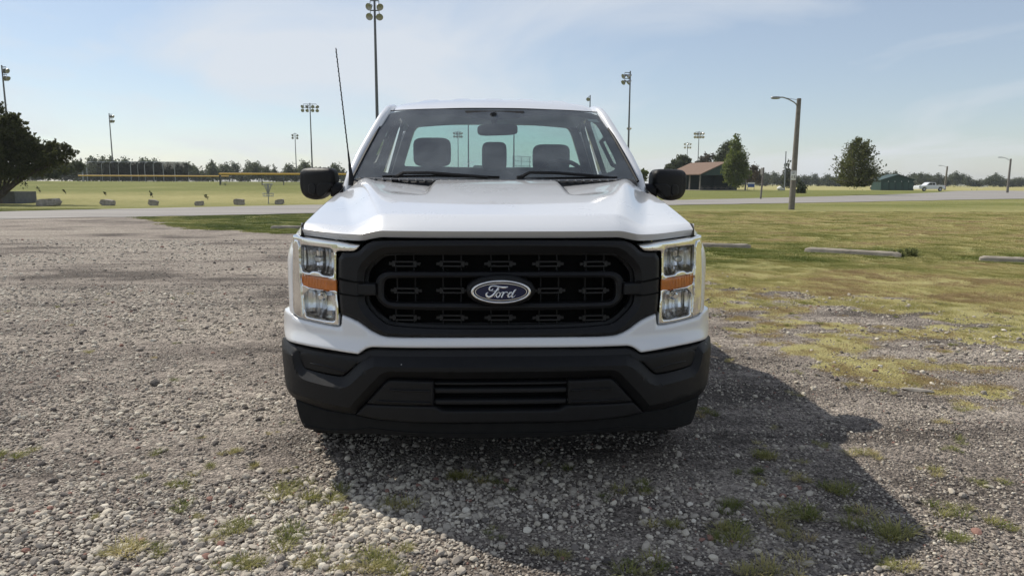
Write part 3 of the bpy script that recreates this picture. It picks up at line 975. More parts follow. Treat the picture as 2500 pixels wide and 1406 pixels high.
for sx in (-1, 1):
    def fx(y, z, zt):
        X = xside(y); xh, zh = hood_edge(y)
        t = np.clip((z - 0.98) / (zh - 0.98), 0, 1)
        return X - (X - xh) * t ** 2.4 - 0.03 * np.clip((0.75 - z) / 0.4, 0, 1) ** 2
    side_panel('fender', 0.322, 1.66, lambda y: hood_edge(y)[1], lambda y: max(float(arch(np.array(y), AX_F)), 1.142 if y < 0.366 else (0.77 if y < 0.6 else 0.36)), fx, n=90, sx=sx)
    def dx_(y, z, zt):
        return 1.018 - 0.055 * np.clip((z - 1.0) / 0.34, 0, 1) ** 2 - 0.03 * np.clip((0.75 - z) / 0.4, 0, 1) ** 2
    d = side_panel('door', 1.668, 2.92, lambda y: 1.335, lambda y: 0.36, dx_, sx=sx)
    # window glass and frame of the door
    Wp = [(0.945, 1.60, 1.345), (0.755, 2.16, 1.845), (0.740, 2.62, 1.865), (0.755, 2.86, 1.85), (0.945, 2.88, 1.345)]
    mk('window', [(x * sx, y, z) for x, y, z in Wp], [(0, 1, 2, 3, 4)], M_sglass, d, False)
    fr_ = MB(); fr_.tube([(x * sx, y, z) for x, y, z in Wp + Wp[:1]], 0.022, 6); fr_.build('window_frame', M_black, d)
    rbox('handle', (1.022 * sx, 2.72, 1.17), (0.03, 0.20, 0.035), 0.012, M_black, d)
    MBb = side_panel('cab_corner', 2.928, 3.25, lambda y: 1.335, lambda y: 0.40, dx_, n=8, sx=sx)
    q = MB(); q.add([(0.955 * sx, 2.90, 1.335), (0.955 * sx, 3.24, 1.335), (0.775 * sx, 3.20, 1.88), (0.755 * sx, 2.88, 1.87)], [(0, 1, 2, 3)] if sx > 0 else [(3, 2, 1, 0)])
    q.build('cab_pillar', M_paint, MBb)
    bs = side_panel('bed_side', 3.29, 5.40, lambda y: 1.345, lambda y: max(float(arch(np.array(y), AX_R)), 0.45), lambda y, z, zt: 1.015 - 0.02 * np.clip((z - 1.25) / 0.1, 0, 1) ** 2 - 0.03 * np.clip((0.75 - z) / 0.4, 0, 1) ** 2, n=60, sx=sx)
    rbox('bed_rail', (0.955 * sx, 4.345, 1.35), (0.10, 2.11, 0.03), 0.012, M_black, bs)
    # swept pillar: from the cowl up the windshield and along the roof rail
    path = [(0.905, 1.47, 1.28), (0.895, 1.53, 1.40), (0.852, 1.70, 1.555), (0.800, 1.88, 1.70), (0.758, 2.03, 1.815), (0.735, 2.15, 1.875), (0.722, 2.32, 1.903), (0.722, 2.7, 1.905), (0.735, 3.05, 1.89), (0.75, 3.22, 1.84)]
    pb = MB(); pth = [Vector((x * sx, y, z)) for x, y, z in resample(path, 40)]
    pb.tube(pth, [0.036 - 0.004 * math.sin(min(1, i / 39) * 3.14) for i in range(40)], 14)
    pb.build('roof_pillar', M_paint, truck, sharp=60)

# wheels
def make_wheel(loc, sx):
    w = MB()
    prof = [(0.215, -0.115), (0.245, -0.128), (0.335, -0.132), (0.372, -0.120), (0.392, -0.100), (0.400, -0.085)]
    for k in (-0.07, -0.03, 0.01, 0.05):
        prof += [(0.400, k - 0.004), (0.390, k - 0.003), (0.390, k + 0.006), (0.400, k + 0.007)]
    prof += [(0.400, 0.085), (0.392, 0.100), (0.372, 0.120), (0.335, 0.132), (0.245, 0.128), (0.215, 0.115)]
    rt = Matrix.Rotation(math.pi / 2, 4, 'Y')
    M = Matrix.Translation(loc) @ rt
    w.lathe(prof, 56, M, close=True)
    # tread blocks on the shoulders
    for k in range(44):
        t = 2 * math.pi * k / 44
        for s_ in (-1, 1):
            c = M @ Vector((0.392 * math.cos(t), 0.392 * math.sin(t), 0.098 * s_))
            w.box(c, (0.045, 0.030, 0.022), (M.to_3x3() @ Matrix.Rotation(t, 3, 'Z') @ Matrix.Rotation(math.pi / 2, 3, 'Y')))
    o = w.build('wheel', M_rubber, truck, sharp=40)
    r_ = MB(); r_.lathe([(0.218, 0.115 * sx), (0.222, 0.125 * sx), (0.205, 0.11 * sx), (0.195, 0.03 * sx), (0.12, 0.05 * sx), (0.075, 0.075 * sx), (0.0, 0.08 * sx)], 40, M)
    r_.build('rim', M_steel, o)
    h = MB(); h.lathe([(0.045, 0.07 * sx), (0.045, 0.10 * sx), (0.03, 0.115 * sx), (0, 0.115 * sx)], 20, M); h.build('hub_cap', M_black, o)
for sx in (-1, 1):
    for ya in (AX_F, AX_R):
        make_wheel(Vector((0.865 * sx, ya, 0.40)), sx)
# chassis, wheel wells and engine bay keep daylight from showing through
ch = MB()
ch.box((0, 2.75, 0.46), (1.10, 5.0, 0.22)); ch.box((0, 0.78, 0.80), (1.24, 0.95, 0.62)); ch.box((0, 2.4, 0.62), (1.7, 1.55, 0.30))
ch.box((0, AX_F, 0.33), (1.45, 0.16, 0.12)); ch.box((0, AX_R, 0.40), (1.5, 0.14, 0.14))
ch.box((0, 0.52, 0.42), (1.4, 0.05, 0.30))
ch.build('chassis', M_gap, truck, smooth=False)
tl = MB(); tl.box((0, 5.40, 0.92), (1.86, 0.06, 0.84)); tl.build('tailgate', M_paint, truck, smooth=False)
bf = MB(); bf.box((0, 4.34, 0.80), (1.72, 2.1, 0.04)); bf.box((0, 3.31, 1.05), (1.8, 0.04, 0.56)); bf.build('bed_floor', M_plastic, truck, smooth=False)

# ---------------------------------------------------------------- roof and cab back
nx_, ny_ = 61, 50
RF = np.zeros((ny_, nx_, 3))
for i in range(ny_):
    for j in range(nx_):
        u = -1 + 2 * j / (nx_ - 1); t = i / (ny_ - 1)
        x = u * 0.715
        yfr = 2.005 + 0.10 * u * u
        y = yfr + (3.24 - yfr) * t ** 1.15
        rib = 0.0
        for xc in (-0.46, -0.23, 0.0, 0.23, 0.46):
            rib = max(rib, float(ss(0.075, 0.045, abs(x - xc))))
        z = 1.882 + 0.092 * (1 - (1 - min(1, (y - yfr) / 0.42)) ** 2.3) - 0.05 * float(ss(2.85, 3.3, y)) - 0.030 * abs(u) ** 3.0 - 0.012 * float(ss(0.9, 1, abs(u))) + 0.009 * rib * float(ss(2.28, 2.36, y)) * float(ss(3.15, 3.05, y))
        RF[i, j] = (x, y, z)
grid_mesh('roof', RF, M_paint, truck, flip=False)
flat = lambda yv: (lambda x, z: yv + 0 * x)
rw = sym([(0, 1.868), (0.30, 1.866), (0.55, 1.858), (0.635, 1.845), (0.668, 1.80), (0.745, 1.56), (0.752, 1.53), (0.74, 1.515), (0, 1.51)])
cb = shell('cab_back', sym([(0, 1.93), (0.66, 1.91), (0.75, 1.85), (0.93, 1.33), (0.93, 0.65), (0, 0.65)]), [rw], M_paint, truck, yfun=flat(3.23), r=0.01, rh=0.004, depth=0.03, step=0.03)
shell('rear_window', [(x * 1.01, 1.69 + (z - 1.69) * 1.02) for x, z in rw], [], M_rglass, cb, yfun=flat(3.245), r=0, depth=0.0, step=0.05)
shell('rear_trim', sym([(0, 1.90), (0.66, 1.88), (0.735, 1.83), (0.90, 1.33), (0.90, 0.75), (0, 0.75)]), [rw], M_int, cb, yfun=flat(3.20), r=0.01, rh=0.012, depth=0.02, step=0.03)

# ---------------------------------------------------------------- windshield
def WS(u, v, off=0.0):
    w = 0.872 + (0.722 - 0.872) * v
    y = 1.315 + (2.01 - 1.315) * v + (0.145 + (0.10 - 0.145) * v) * u * u - 0.03 * math.sin(v * math.pi)
    z = 1.372 + (1.880 - 1.372) * v + 0.018 * (1 - v) * u * u - 0.012 * v * u * u
    return Vector((u * w, y - off * 0.55, z + off * 0.8))
def ws_grid(name, u0, u1, v0, v1, mat, parent, off=0.0, n=28, m=16, ue=None):
    P = np.zeros((m, n, 3))
    for i in range(m):
        for j in range(n):
            P[i, j] = WS(u0 + (u1 - u0) * j / (n - 1), v0 + (v1 - v0) * i / (m - 1), off)
    return grid_mesh(name, P, mat, parent, flip=False)
wind = ws_grid('windshield', -1, 1, 0, 1, M_glass, truck, n=44, m=26)
# black border baked round the glass: rounded inner edge, deeper at the top centre
def frit():
    n = 140
    O, I = [], []
    for k in range(n):
        t = 2 * math.pi * k / n
        c, s = math.cos(t), math.sin(t)
        e = 0.16
        u, v = sgn(c, e), sgn(s, e)
        O.append((u, 0.5 + 0.5 * v))
        ui = 0.915 * sgn(c, 0.28); vi = 0.505 + 0.435 * sgn(s, 0.28)
        if vi > 0.6:
            dip = float(ss(0.34, 0.24, abs(ui))) * 0.085
            vi -= dip + 0.028 * float(ss(0.75, 0.55, abs(ui)))
        if vi < 0.3:
            vi += 0.03
        I.append((ui, vi))
    vs = [WS(max(-1, min(1, u)), v, -0.004) for u, v in O] + [WS(u, v, -0.004) for u, v in I]
    fs = [(k, (k + 1) % n, n + (k + 1) % n, n + k) for k in range(n)]
    return mk('frit_band', vs, fs, M_frit, wind, False)
frit()
sk = MB(); sk.add([WS(0.845, 0.885, -0.003), WS(0.945, 0.880, -0.003), WS(0.955, 0.835, -0.003), WS(0.865, 0.84, -0.003)], [(0, 1, 2, 3)]); sk.build('sticker', M_sticker, wind, False)
for sx in (-1, 1):
    wsl = MB()
    wsl.tube([WS(sx * 1.0, v / 20, 0.0) + Vector((0.004 * sx, 0, 0.002)) for v in range(21)], 0.009, 6)
    wsl.build('side_seal', M_black, wind)
tsl = MB(); tsl.tube([WS(u / 12, 1.0, 0.0) + Vector((0, 0, -0.001)) for u in range(-12, 13)], 0.004, 6); tsl.build('top_seal', M_black, wind)

# cowl with its vent slots, and the wipers
CW = np.zeros((6, 60, 3))
for j in range(60):
    u = -1 + 2 * j / 59
    for i, (dy, dz) in enumerate(((-0.06, -0.06), (-0.015, -0.010), (0.03, 0.004), (0.075, 0.010), (0.12, 0.0), (0.2, -0.04))):
        CW[i, j] = (u * 0.85, 1.325 + 0.10 * u * u + dy - 0.02, 1.383 + 0.012 * u * u + dz)
cowl = grid_mesh('cowl', CW, M_black, truck, flip=False)
M_slot = pmat('cowl_grey', (0.16, 0.16, 0.165), 0.6)
for k in range(30):
    u = -0.80 + 1.60 * k / 29
    rbox('vent_bar', (u * 0.9, 1.315 + 0.10 * u * u, 1.392 + 0.012 * u * u), (0.012, 0.07, 0.012), 0.003, M_slot, cowl, seg=1)
fl = MB(); fl.tube([(u / 20 * 0.86, 1.286 + 0.10 * (u / 20) ** 2, 1.396 + 0.012 * (u / 20) ** 2) for u in range(-19, 20)], 0.0045, 5); fl.build('cowl_lip', M_slot, cowl)
def wiper(pts_arm, pts_blade):
    o = MB(); o.tube(pts_arm, [0.014] + [0.010] * (len(pts_arm) - 1), 6)
    a = o.build('wiper', M_black, truck)
    b = MB(); b.tube(pts_blade, 0.0075, 6); b.build('blade', M_rubber, a)
    c = MB(); c.tube([Vector(pts_arm[0]) + Vector((0, 0, -0.03)), Vector(pts_arm[0]) + Vector((0, 0, 0.012))], 0.018, 10); c.build('pivot', M_black, a)
wiper([(-0.60, 1.37, 1.410), (-0.55, 1.36, 1.437), (-0.40, 1.355, 1.438), (-0.20, 1.34, 1.424), (-0.05, 1.335, 1.412)], [(-0.68, 1.41, 1.416), (-0.35, 1.36, 1.420), (0.02, 1.35, 1.414)])
wiper([(0.14, 1.36, 1.410), (0.20, 1.355, 1.442), (0.36, 1.36, 1.440), (0.55, 1.375, 1.427), (0.70, 1.40, 1.412)], [(0.12, 1.365, 1.402), (0.40, 1.378, 1.41), (0.74, 1.43, 1.414)])

# ---------------------------------------------------------------- antenna
an = MB(); b0 = Vector((-0.872, 1.44, 1.395)); tp_ = Vector(TP_(820, 118, 1.50)); top_ = Vector((tp_.x, 1.50, tp_.y))
an.tube([b0 + (top_ - b0) * t for t in (0.12, 0.16, 0.24, 0.5, 1.0)], [0.0065, 0.0065, 0.0038, 0.0034, 0.003], 8)
ant = an.build('antenna', M_black, truck)
sp_ = MB()
ax_ = (top_ - b0).normalized(); e1 = ax_.orthogonal().normalized(); e2 = ax_.cross(e1)
sp_.tube([b0 + (top_ - b0) * (0.24 + 0.75 * k / 240) + (e1 * math.cos(k * 0.55) + e2 * math.sin(k * 0.55)) * 0.0042 for k in range(241)], 0.0013, 4); sp_.build('coil', M_black, ant)
ab = MB(); ab.tube([b0 - ax_ * 0.03, b0, b0 + (top_ - b0) * 0.06, b0 + (top_ - b0) * 0.125], [0.024, 0.018, 0.011, 0.008], 12); ab.build('antenna_base', M_black, ant)

# ---------------------------------------------------------------- interior
dsh = np.zeros((14, 40, 3))
for j in range(40):
    u = -1 + 2 * j / 39
    for i in range(14):
        t = i / 13
        hood_d = 0.045 * math.exp(-((u - 0.50) / 0.24) ** 2) * float(ss(0.3, 0.75, t))
        dsh[i, j] = (u * 0.86, 1.40 + 0.12 * u * u + 0.55 * t, 1.335 + 0.075 * math.sin(min(1, t * 1.15) * math.pi / 2) - 0.25 * float(ss(0.86, 1, t)) + hood_d)
grid_mesh('dashboard', dsh, M_int, truck)
il = MB(); il.box((0, 2.3, 0.80), (1.7, 1.7, 0.05))
for sx in (-1, 1):
    il.box((0.90 * sx, 2.35, 1.06), (0.05, 1.7, 0.55))
il.build('cab_floor', M_int, truck, smooth=False)
HL = np.zeros((10, 13, 3))
for i in range(10):
    for j in range(13):
        u = -1 + 2 * j / 12; t = i / 9
        HL[i, j] = (u * 0.70, 2.03 + 0.10 * u * u + 1.15 * t, 1.868 + 0.03 * math.sin(t * 3.14) - 0.03 * u * u)
grid_mesh('headliner', HL, M_liner, truck)
for sx in (-1, 1):
    pt = MB(); pt.tube([(0.865 * sx, 1.56, 1.38), (0.81 * sx, 1.76, 1.55), (0.735 * sx, 2.05, 1.79), (0.69 * sx, 2.22, 1.85)], [0.028, 0.03, 0.032, 0.03], 8); tr_ = pt.build('pillar_trim', M_int, truck)
    gh = MB(); gh.tube([(0.80 * sx, 1.80, 1.49), (0.775 * sx, 1.80, 1.50), (0.725 * sx, 1.98, 1.66), (0.75 * sx, 1.99, 1.68)], 0.014, 8); gh.build('grab_handle', M_black, tr_)
    bp_ = MB(); bp_.add([(0.88 * sx, 2.86, 1.33), (0.90 * sx, 3.2, 1.33), (0.73 * sx, 3.2, 1.87), (0.72 * sx, 2.86, 1.87)], [(0, 1, 2, 3)]); bp_.build('rear_pillar_trim', M_int, truck, False)
def seat(xc, y, zt, hw, hz0, hz1, hhw):
    s = superell('seat', (xc, y, (zt + 0.75) / 2), (hw, 0.085, (zt - 0.75) / 2), 0.35, 0.4, M_seat, truck, rot=Matrix.Rotation(R(-8), 3, 'X'))
    superell('cushion', (xc, y - 0.30, 0.86), (hw, 0.28, 0.09), 0.4, 0.4, M_seat, s)
    superell('headrest', (xc, y + 0.02, (hz0 + hz1) / 2), (hhw, 0.055, (hz1 - hz0) / 2), 0.42, 0.38, M_seat, s)
    for q in (-0.06, 0.06):
        pr = MB()
        pr.tube([(xc + q, y + 0.02, zt - 0.1), (xc + q, y + 0.02, hz0 + 0.05)], 0.007, 6)
        pr.build('headrest_post', M_steel, s)
seat(-0.480, 2.75, 1.505, 0.26, 1.505, 1.728, 0.147)
seat(0.008, 2.75, 1.475, 0.17, 1.470, 1.698, 0.098)
seat(0.440, 2.56, 1.475, 0.26, 1.462, 1.672, 0.142)
def torus(c, Rr, rr, M3, n=40, m=8):
    vs, fs = [], []
    for i in range(n):
        t = 2 * math.pi * i / n
        for j in range(m):
            q = 2 * math.pi * j / m
            p = Vector(((Rr + rr * math.cos(q)) * math.cos(t), (Rr + rr * math.cos(q)) * math.sin(t), rr * math.sin(q)))
            vs.append(Vector(c) + M3 @ p)
    for i in range(n):
        for j in range(m):
            fs.append((i * m + j, ((i + 1) % n) * m + j, ((i + 1) % n) * m + (j + 1) % m, i * m + (j + 1) % m))
    return vs, fs
SW = Matrix.Rotation(R(62), 3, 'X')
st = MB(); st.add(*torus((0.475, 2.12, 1.375), 0.185, 0.016, SW)); stw = st.build('steering_wheel', M_black, truck)
sh_ = MB()
for a in (0, math.pi, -math.pi / 2):
    sh_.tube([Vector((0.475, 2.12, 1.375)), Vector((0.475, 2.12, 1.375)) + SW @ Vector((0.18 * math.cos(a), 0.18 * math.sin(a), 0))], 0.018, 6)
sh_.build('wheel_spoke', M_black, stw)
superell('wheel_hub', (0.475, 2.11, 1.37), (0.085, 0.04, 0.075), 0.5, 0.6, M_black, stw)
rv = superell('rearview_mirror', (0.018, 1.90, 1.729), (0.134, 0.024, 0.037), 0.45, 0.35, M_black, truck, rot=Matrix.Rotation(R(-2), 3, 'Y'))
rs_ = MB(); rs_.tube([(0.0, 1.90, 1.755), (-0.005, 1.93, 1.80), (-0.01, 1.945, 1.835)], [0.014, 0.022, 0.026], 8); rs_.build('mirror_stem', M_black, rv)
sens = MB(); sens.add([(-0.20, 1.975, 1.86), (0.20, 1.975, 1.86), (0.165, 1.93, 1.812), (-0.165, 1.93, 1.812), (-0.18, 2.08, 1.86), (0.18, 2.08, 1.86), (0.15, 2.06, 1.815), (-0.15, 2.06, 1.815)], [(0, 3, 2, 1), (3, 7, 6, 2), (0, 4, 7, 3), (1, 2, 6, 5), (4, 5, 6, 7)]); sens.build('sensor_housing', M_black, truck, False)

# ---------------------------------------------------------------- door mirrors
mo_px = [(736, 440), (737, 420), (744, 412), (756, 409.5), (800, 409), (818, 410), (827, 418), (830, 432), (830, 452), (815, 468), (803, 481), (790, 488.5), (772, 488), (752, 483), (743, 474), (738, 460)]
mo_pts = [(abs(x) * 1.0 + 0.032 + 0.012 * (abs(x) > 1.1), z) for x, z in (TP_(px, py, 1.70) for px, py in mo_px)]
cv_pts = [(abs(x) + 0.036, z) for x, z in (TP_(px, py, 1.69) for px, py in [(761, 449), (782, 447.5), (782, 477), (764, 474), (761, 468)])]
cv2_pts = [(abs(x) + 0.032, z) for x, z in (TP_(px, py, 1.69) for px, py in [(783.5, 447.5), (826, 446), (826, 452), (812, 466), (799, 481), (783.5, 478)])]
for sx in (-1, 1):
    fy = lambda x, z: 1.68 + 0.10 * np.clip((np.abs(x) - 1.0) / 0.25, 0, 1) ** 2
    flip_ = (lambda P: P) if sx > 0 else mirror_x
    m_ = shell('side_mirror', flip_(mo_pts), [], M_plastic, truck, yfun=fy, r=0.045, depth=0.10, step=0.009, smooth=2, sharp=70)
    shell('mirror_cover', flip_(cv_pts), [], M_plastic, m_, yfun=fy, off=-0.006, r=0.006, depth=0.03, step=0.008, smooth=1)
    shell('arm_cover', flip_(cv2_pts), [], M_plastic, m_, yfun=fy, off=-0.006, r=0.006, depth=0.03, step=0.008, smooth=1)
    gp = MB(); gp.add([(x * sx, 1.802, z) for x, z in chaikin([((x - 1.12) * 0.82 + 1.12, (z - 1.37) * 0.80 + 1.37) for x, z in mo_pts], 2)], [tuple(range(len(mo_pts) * 4))]); gp.build('mirror_glass', M_chrome, m_, False)
    arm = MB(); arm.tube([(1.06 * sx, 1.74, 1.335), (0.99 * sx, 1.76, 1.33), (0.93 * sx, 1.80, 1.33)], [0.045, 0.05, 0.055], 12); arm.build('mirror_arm', M_plastic, m_)

# ---------------------------------------------------------------- headlights
H_OUT = [(714, 571), (744, 579), (792, 586), (829, 591), (859, 597), (879, 599), (873, 610), (863, 616), (823, 614), (821, 619), (821, 678), (822, 712), (826, 745), (828, 793), (825, 797), (792, 792), (744, 781), (724, 775), (714, 762), (710.5, 708), (710.5, 634), (712, 588)]
H_UP = [(734, 600), (736, 598), (803, 606), (811, 611), (813, 618), (814, 668), (809, 676), (787, 673), (779, 664), (761, 662), (754, 667), (735, 662)]
H_AMB = [(735, 670), (821, 683), (822, 713), (738, 699)]
H_LOW = [(740, 705), (808, 713), (815, 718), (817, 726), (818, 781), (812, 786), (756, 776), (745, 770)]
for sx in (-1, 1):
    fl_ = (lambda P: P) if sx > 0 else mirror_x
    up, am, lo = tr(H_UP), tr(H_AMB), tr(H_LOW)
    h = shell('headlight', fl_(tr(H_OUT)), [fl_(up), fl_(lo), fl_(am)], M_chrome, truck, off=0.004, r=0.012, rh=0.006, depth=0.05, step=0.008, smooth=1, hsmooth=1, sharp=60)
    for nm, P in (('upper_lens', up), ('lower_lens', lo)):
        shell(nm, fl_(P), [], M_lens, h, off=0.010, r=0, depth=0.0, step=0.02, smooth=1)
    ta = shell('turn_signal', fl_(am), [], M_amber, h, off=0.004, r=0.006, depth=0.03, step=0.008, smooth=0)
    (ax0, az0), (ax1, az1) = np.min(am, 0), np.max(am, 0)
    for k in range(9):
        xx_ = ax0 + 0.05 + (ax1 - ax0 - 0.06) * k / 8
        zc_ = az0 + (az1 - az0) * 0.5 + 0.012 * (k - 4) / 4
        rbox('signal_rib', (xx_ * sx, float(F(xx_, 0.95)) + 0.0045, zc_), (0.004, 0.006, 0.045), 0.0015, M_amber, ta, seg=1)
    # reflector bowls behind the lenses: a curved recess with vertical facets
    for nm, P, nf in (('upper_reflector', up, 11), ('lower_reflector', lo, 8)):
        A = np.array(P); (x0, z0), (x1, z1) = A.min(0), A.max(0)
        G_ = np.zeros((12, nf * 2 + 1, 3))
        rgl = random.Random(sx * 5 + nf)
        jit = [rgl.uniform(-0.020, 0.020) for _ in range(nf * 2 + 1)]
        for i in range(12):
            for j in range(nf * 2 + 1):
                u = j / (nf * 2); v = i / 11
                x = x0 - 0.01 + (x1 - x0 + 0.02) * u; z = z0 - 0.01 + (z1 - z0 + 0.02) * v
                dep = 0.085 * (1 - (2 * u - 1) ** 4) * (1 - (2 * v - 1) ** 4) + 0.018
                G_[i, j] = (x * sx, float(F(x, z)) + dep + (0.010 if j % 2 else 0) + jit[j], z)
        grid_mesh(nm, G_, M_refl, h, sharp=12, flip=(sx < 0))
    A = np.array(up); bx_, bz_ = 0.5 * (A[:, 0].min() + A[:, 0].max()), 0.5 * (A[:, 1].min() + A[:, 1].max()) + 0.005
    bs_ = shell('bulb_shield', fl_([(bx_ - 0.016, bz_ + 0.012), (bx_ + 0.016, bz_ + 0.012), (bx_ + 0.019, bz_), (bx_ + 0.016, bz_ - 0.014), (bx_ - 0.016, bz_ - 0.014), (bx_ - 0.019, bz_)]), [], M_badge, h, off=0.02, r=0.004, depth=0.05, step=0.004, smooth=2)
    A = np.array(lo); bx_, bz_ = 0.5 * (A[:, 0].min() + A[:, 0].max()) - 0.005, A[:, 1].max() - 0.035
    bb = MB(); bb.lathe([(0.0, 0.0), (0.010, 0.0), (0.012, 0.03), (0.020, 0.035), (0.020, 0.06)], 16, Matrix.Translation((bx_ * sx, float(F(bx_, 0.85)) + 0.03, bz_)) @ Matrix.Rotation(-math.pi / 2, 4, 'X')); bb.build('lower_bulb', M_chrome, h)
    # chrome return strip running down the outer edge
    vst = tr([(716, 583), (731, 589), (732, 640), (735, 700), (738, 745), (741, 776), (727, 772), (718, 760), (714, 700), (714, 640)])
    shell('outer_strip', fl_(vst), [], M_chrome, h, off=-0.004, r=0.006, depth=0.02, step=0.008, smooth=1)

# ---------------------------------------------------------------- white fascia under the grille
FS = [(692, 753), (702, 759), (712, 764), (723, 777), (744, 783), (792, 794), (826, 799), (831.5, 796), (833, 771), (838, 769), (870, 783), (884, 792), (904, 807), (929, 819.5), (950, 824)]
FSb = [(912, 849), (900, 850.5), (888, 856), (874, 866.5), (868, 866), (852, 863.6), (790, 853), (725, 841), (698, 831.5), (693, 818), (690.5, 785)]
f_top = tr(FS); f_bot = tr(FSb)
zc_t = TP_(1222, 824.5, F(0, 0.73))[1]; zc_b = TP_(1222, 851.5, F(0, 0.68))[1]
half = [(0, zc_t), (0.25, zc_t)] + f_top[::-1] + f_bot[::-1] + [(0.25, zc_b + 0.001), (0, zc_b)]
shell('fascia', sym(half[1:-1]), [], M_paint, truck, off=0.0, r=0.018, depth=0.24, step=0.011, smooth=1, sharp=75)

# ---------------------------------------------------------------- grille
GO = [(916, 588.5), (898, 594), (886, 603), (878, 612), (866, 618), (826, 618), (826, 682), (829, 740), (832, 768), (838, 769), (870, 782), (884, 791), (904, 806), (929, 818.5), (950, 823)]
GI = [(949, 619), (926, 624.5), (906, 642), (889, 663), (887, 688), (888, 724), (891, 745), (906, 765), (934, 790), (954, 799)]
go, gi_ = tr(GO), tr(GI)
zt_ = onF(1222, 588)[1]; zb_ = onF(1222, 824)[1]; zit = onF(1222, 617.5)[1]; zib = onF(1222, 806)[1]
g_out = sym([(0.25, zt_)] + go + [(0.25, zb_)])
g_in = sym([(0.25, zit)] + gi_ + [(0.25, zib)])
grille = shell('grille', g_out, [g_in], M_grille, truck, off=-0.004, r=0.016, rh=0.030, depth=0.10, step=0.010, smooth=1, hsmooth=2, sharp=26, cham=0.75)
# stepped lips inside the opening
def scaled(P, s, t):
    A = np.array(P); c = A.mean(0)
    return [tuple(c + (p - c) * np.array([s, t])) for p in A]
shell('inner_lip', scaled(g_in, 1.01, 1.02), [scaled(g_in, 0.975, 0.93)], M_black, grille, off=0.045, r=0.0, rh=0.008, depth=0.05, step=0.014, hsmooth=2)
RO = [(948, 664.5), (934, 667.5), (924, 674), (917, 686), (916, 704), (917, 722), (924, 737), (942, 751.5), (960, 755)]
RI = [(952, 678.5), (944, 682), (938, 690), (936.5, 707), (937, 726), (945, 737), (962, 741)]
ro_, ri_ = tr(RO, 0.02), tr(RI, 0.02)
r_out = sym([(0.25, onF(1222, 665.5, .02)[1])] + ro_ + [(0.25, onF(1222, 758, .02)[1])])
r_in = sym([(0.25, onF(1222, 678, .02)[1])] + ri_ + [(0.25, onF(1222, 742, .02)[1])])
shell('grille_ring', r_out, [r_in], M_grille, grille, off=0.016, r=0.013, rh=0.010, depth=0.06, step=0.010, hsmooth=2, sharp=26, cham=0.8)
for sx in (-1, 1):
    P = tr([(829, 684), (870, 691), (917, 693.5), (918, 722), (870, 722), (829, 717)], 0.0)
    shell('side_bar', P if sx > 0 else mirror_x(P), [], M_grille, grille, off=-0.001, r=0.008, depth=0.05, step=0.012, smooth=0)
    for Q in ([(826, 677), (866, 686), (887, 687), (887, 690.5), (866, 690.5), (826, 683)], [(826, 717.5), (866, 724), (888, 724), (888, 720.5), (866, 720.5), (826, 714)]):
        Q = tr(Q)
        shell('seam', Q if sx > 0 else mirror_x(Q), [], M_gap, grille, off=-0.0055, r=0, depth=0.005, step=0.02, smooth=0)
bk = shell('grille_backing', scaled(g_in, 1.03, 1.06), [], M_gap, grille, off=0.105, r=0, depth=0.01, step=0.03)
brm = None
ribm = None
M_brk = pmat('grille_bracket', (0.016, 0.016, 0.017), 0.5, spec=0.3)
for row, (py, cols) in enumerate(((644, (988, 1104, 1221, 1338, 1453)), (709, (992, 1104, 1342, 1450)), (775, (989, 1104, 1221, 1338, 1450)))):
    for pxc in cols:
        x, z = TP_(pxc, py, 0.13)
        y = float(F(x, z)) + 0.062
        x, z = TP_(pxc, py, y)
        b_ = MB()
        for dz in (-0.0095, 0.0095):
            b_.box((0, 0, dz), (0.086, 0.016, 0.0060))
        for dx in (-1, 1):
            b_.box((dx * 0.046, 0, 0), (0.014, 0.016, 0.0250)); b_.box((dx * 0.060, 0.003, 0), (0.017, 0.012, 0.012))
        o = b_.build('grille_bracket', M_brk, grille, smooth=False)
        o.location = (x, y, z); o.rotation_euler = (0, 0, 0.25 * x)
        for dx in (-0.039, 0.039):
            hh_ = 0.058 if row == 1 else 0.034
            for s_ in (-1, 1):
                rb = rbox('grille_rib', (x + dx, y + 0.012, z + s_ * (0.010 + hh_ / 2)), (0.006, 0.02, hh_), 0.0015, M_black, grille, seg=1)
for zz, w_ in ((zit - 0.012, 0.50), (zib + 0.014, 0.50)):
    rbox('grille_rail', (0, 0.135, zz), (2 * w_, 0.02, 0.006), 0.002, M_brk, grille, seg=1)

# ---------------------------------------------------------------- emblem
ex, ez = TP_(1224, 713.5, 0.02)
EY = 0.030
def ell(rx, rz, n=72):
    return [(rx * math.cos(2 * math.pi * k / n), rz * math.sin(2 * math.pi * k / n)) for k in range(n)]
ecx = 0.0
dome = lambda yc: (lambda x, z: yc + 0.10 * x * x * 4)
mv = lambda P: [(x + ecx, z + ez) for x, z in P]
emb = shell('emblem', mv(ell(0.118, 0.0425)), [], M_blue, truck, yfun=dome(EY), r=0.004, depth=0.02, step=0.006, smooth=0)
shell('emblem_backing', mv(ell(0.148, 0.070)), [], M_plastic, emb, yfun=dome(EY + 0.018), r=0.018, depth=0.06, step=0.01, smooth=0)
shell('emblem_rim', mv(ell(0.1275, 0.0505)), [mv(ell(0.1155, 0.0420))], M_badge, emb, yfun=dome(EY - 0.005), r=0.005, rh=0.003, depth=0.02, step=0.005, smooth=0, hsmooth=0)
shell('emblem_line', mv(ell(0.1098, 0.0372)), [mv(ell(0.1073, 0.0348))], M_badge, emb, yfun=dome(EY - 0.002), r=0.0, depth=0.005, step=0.005, smooth=0, hsmooth=0)
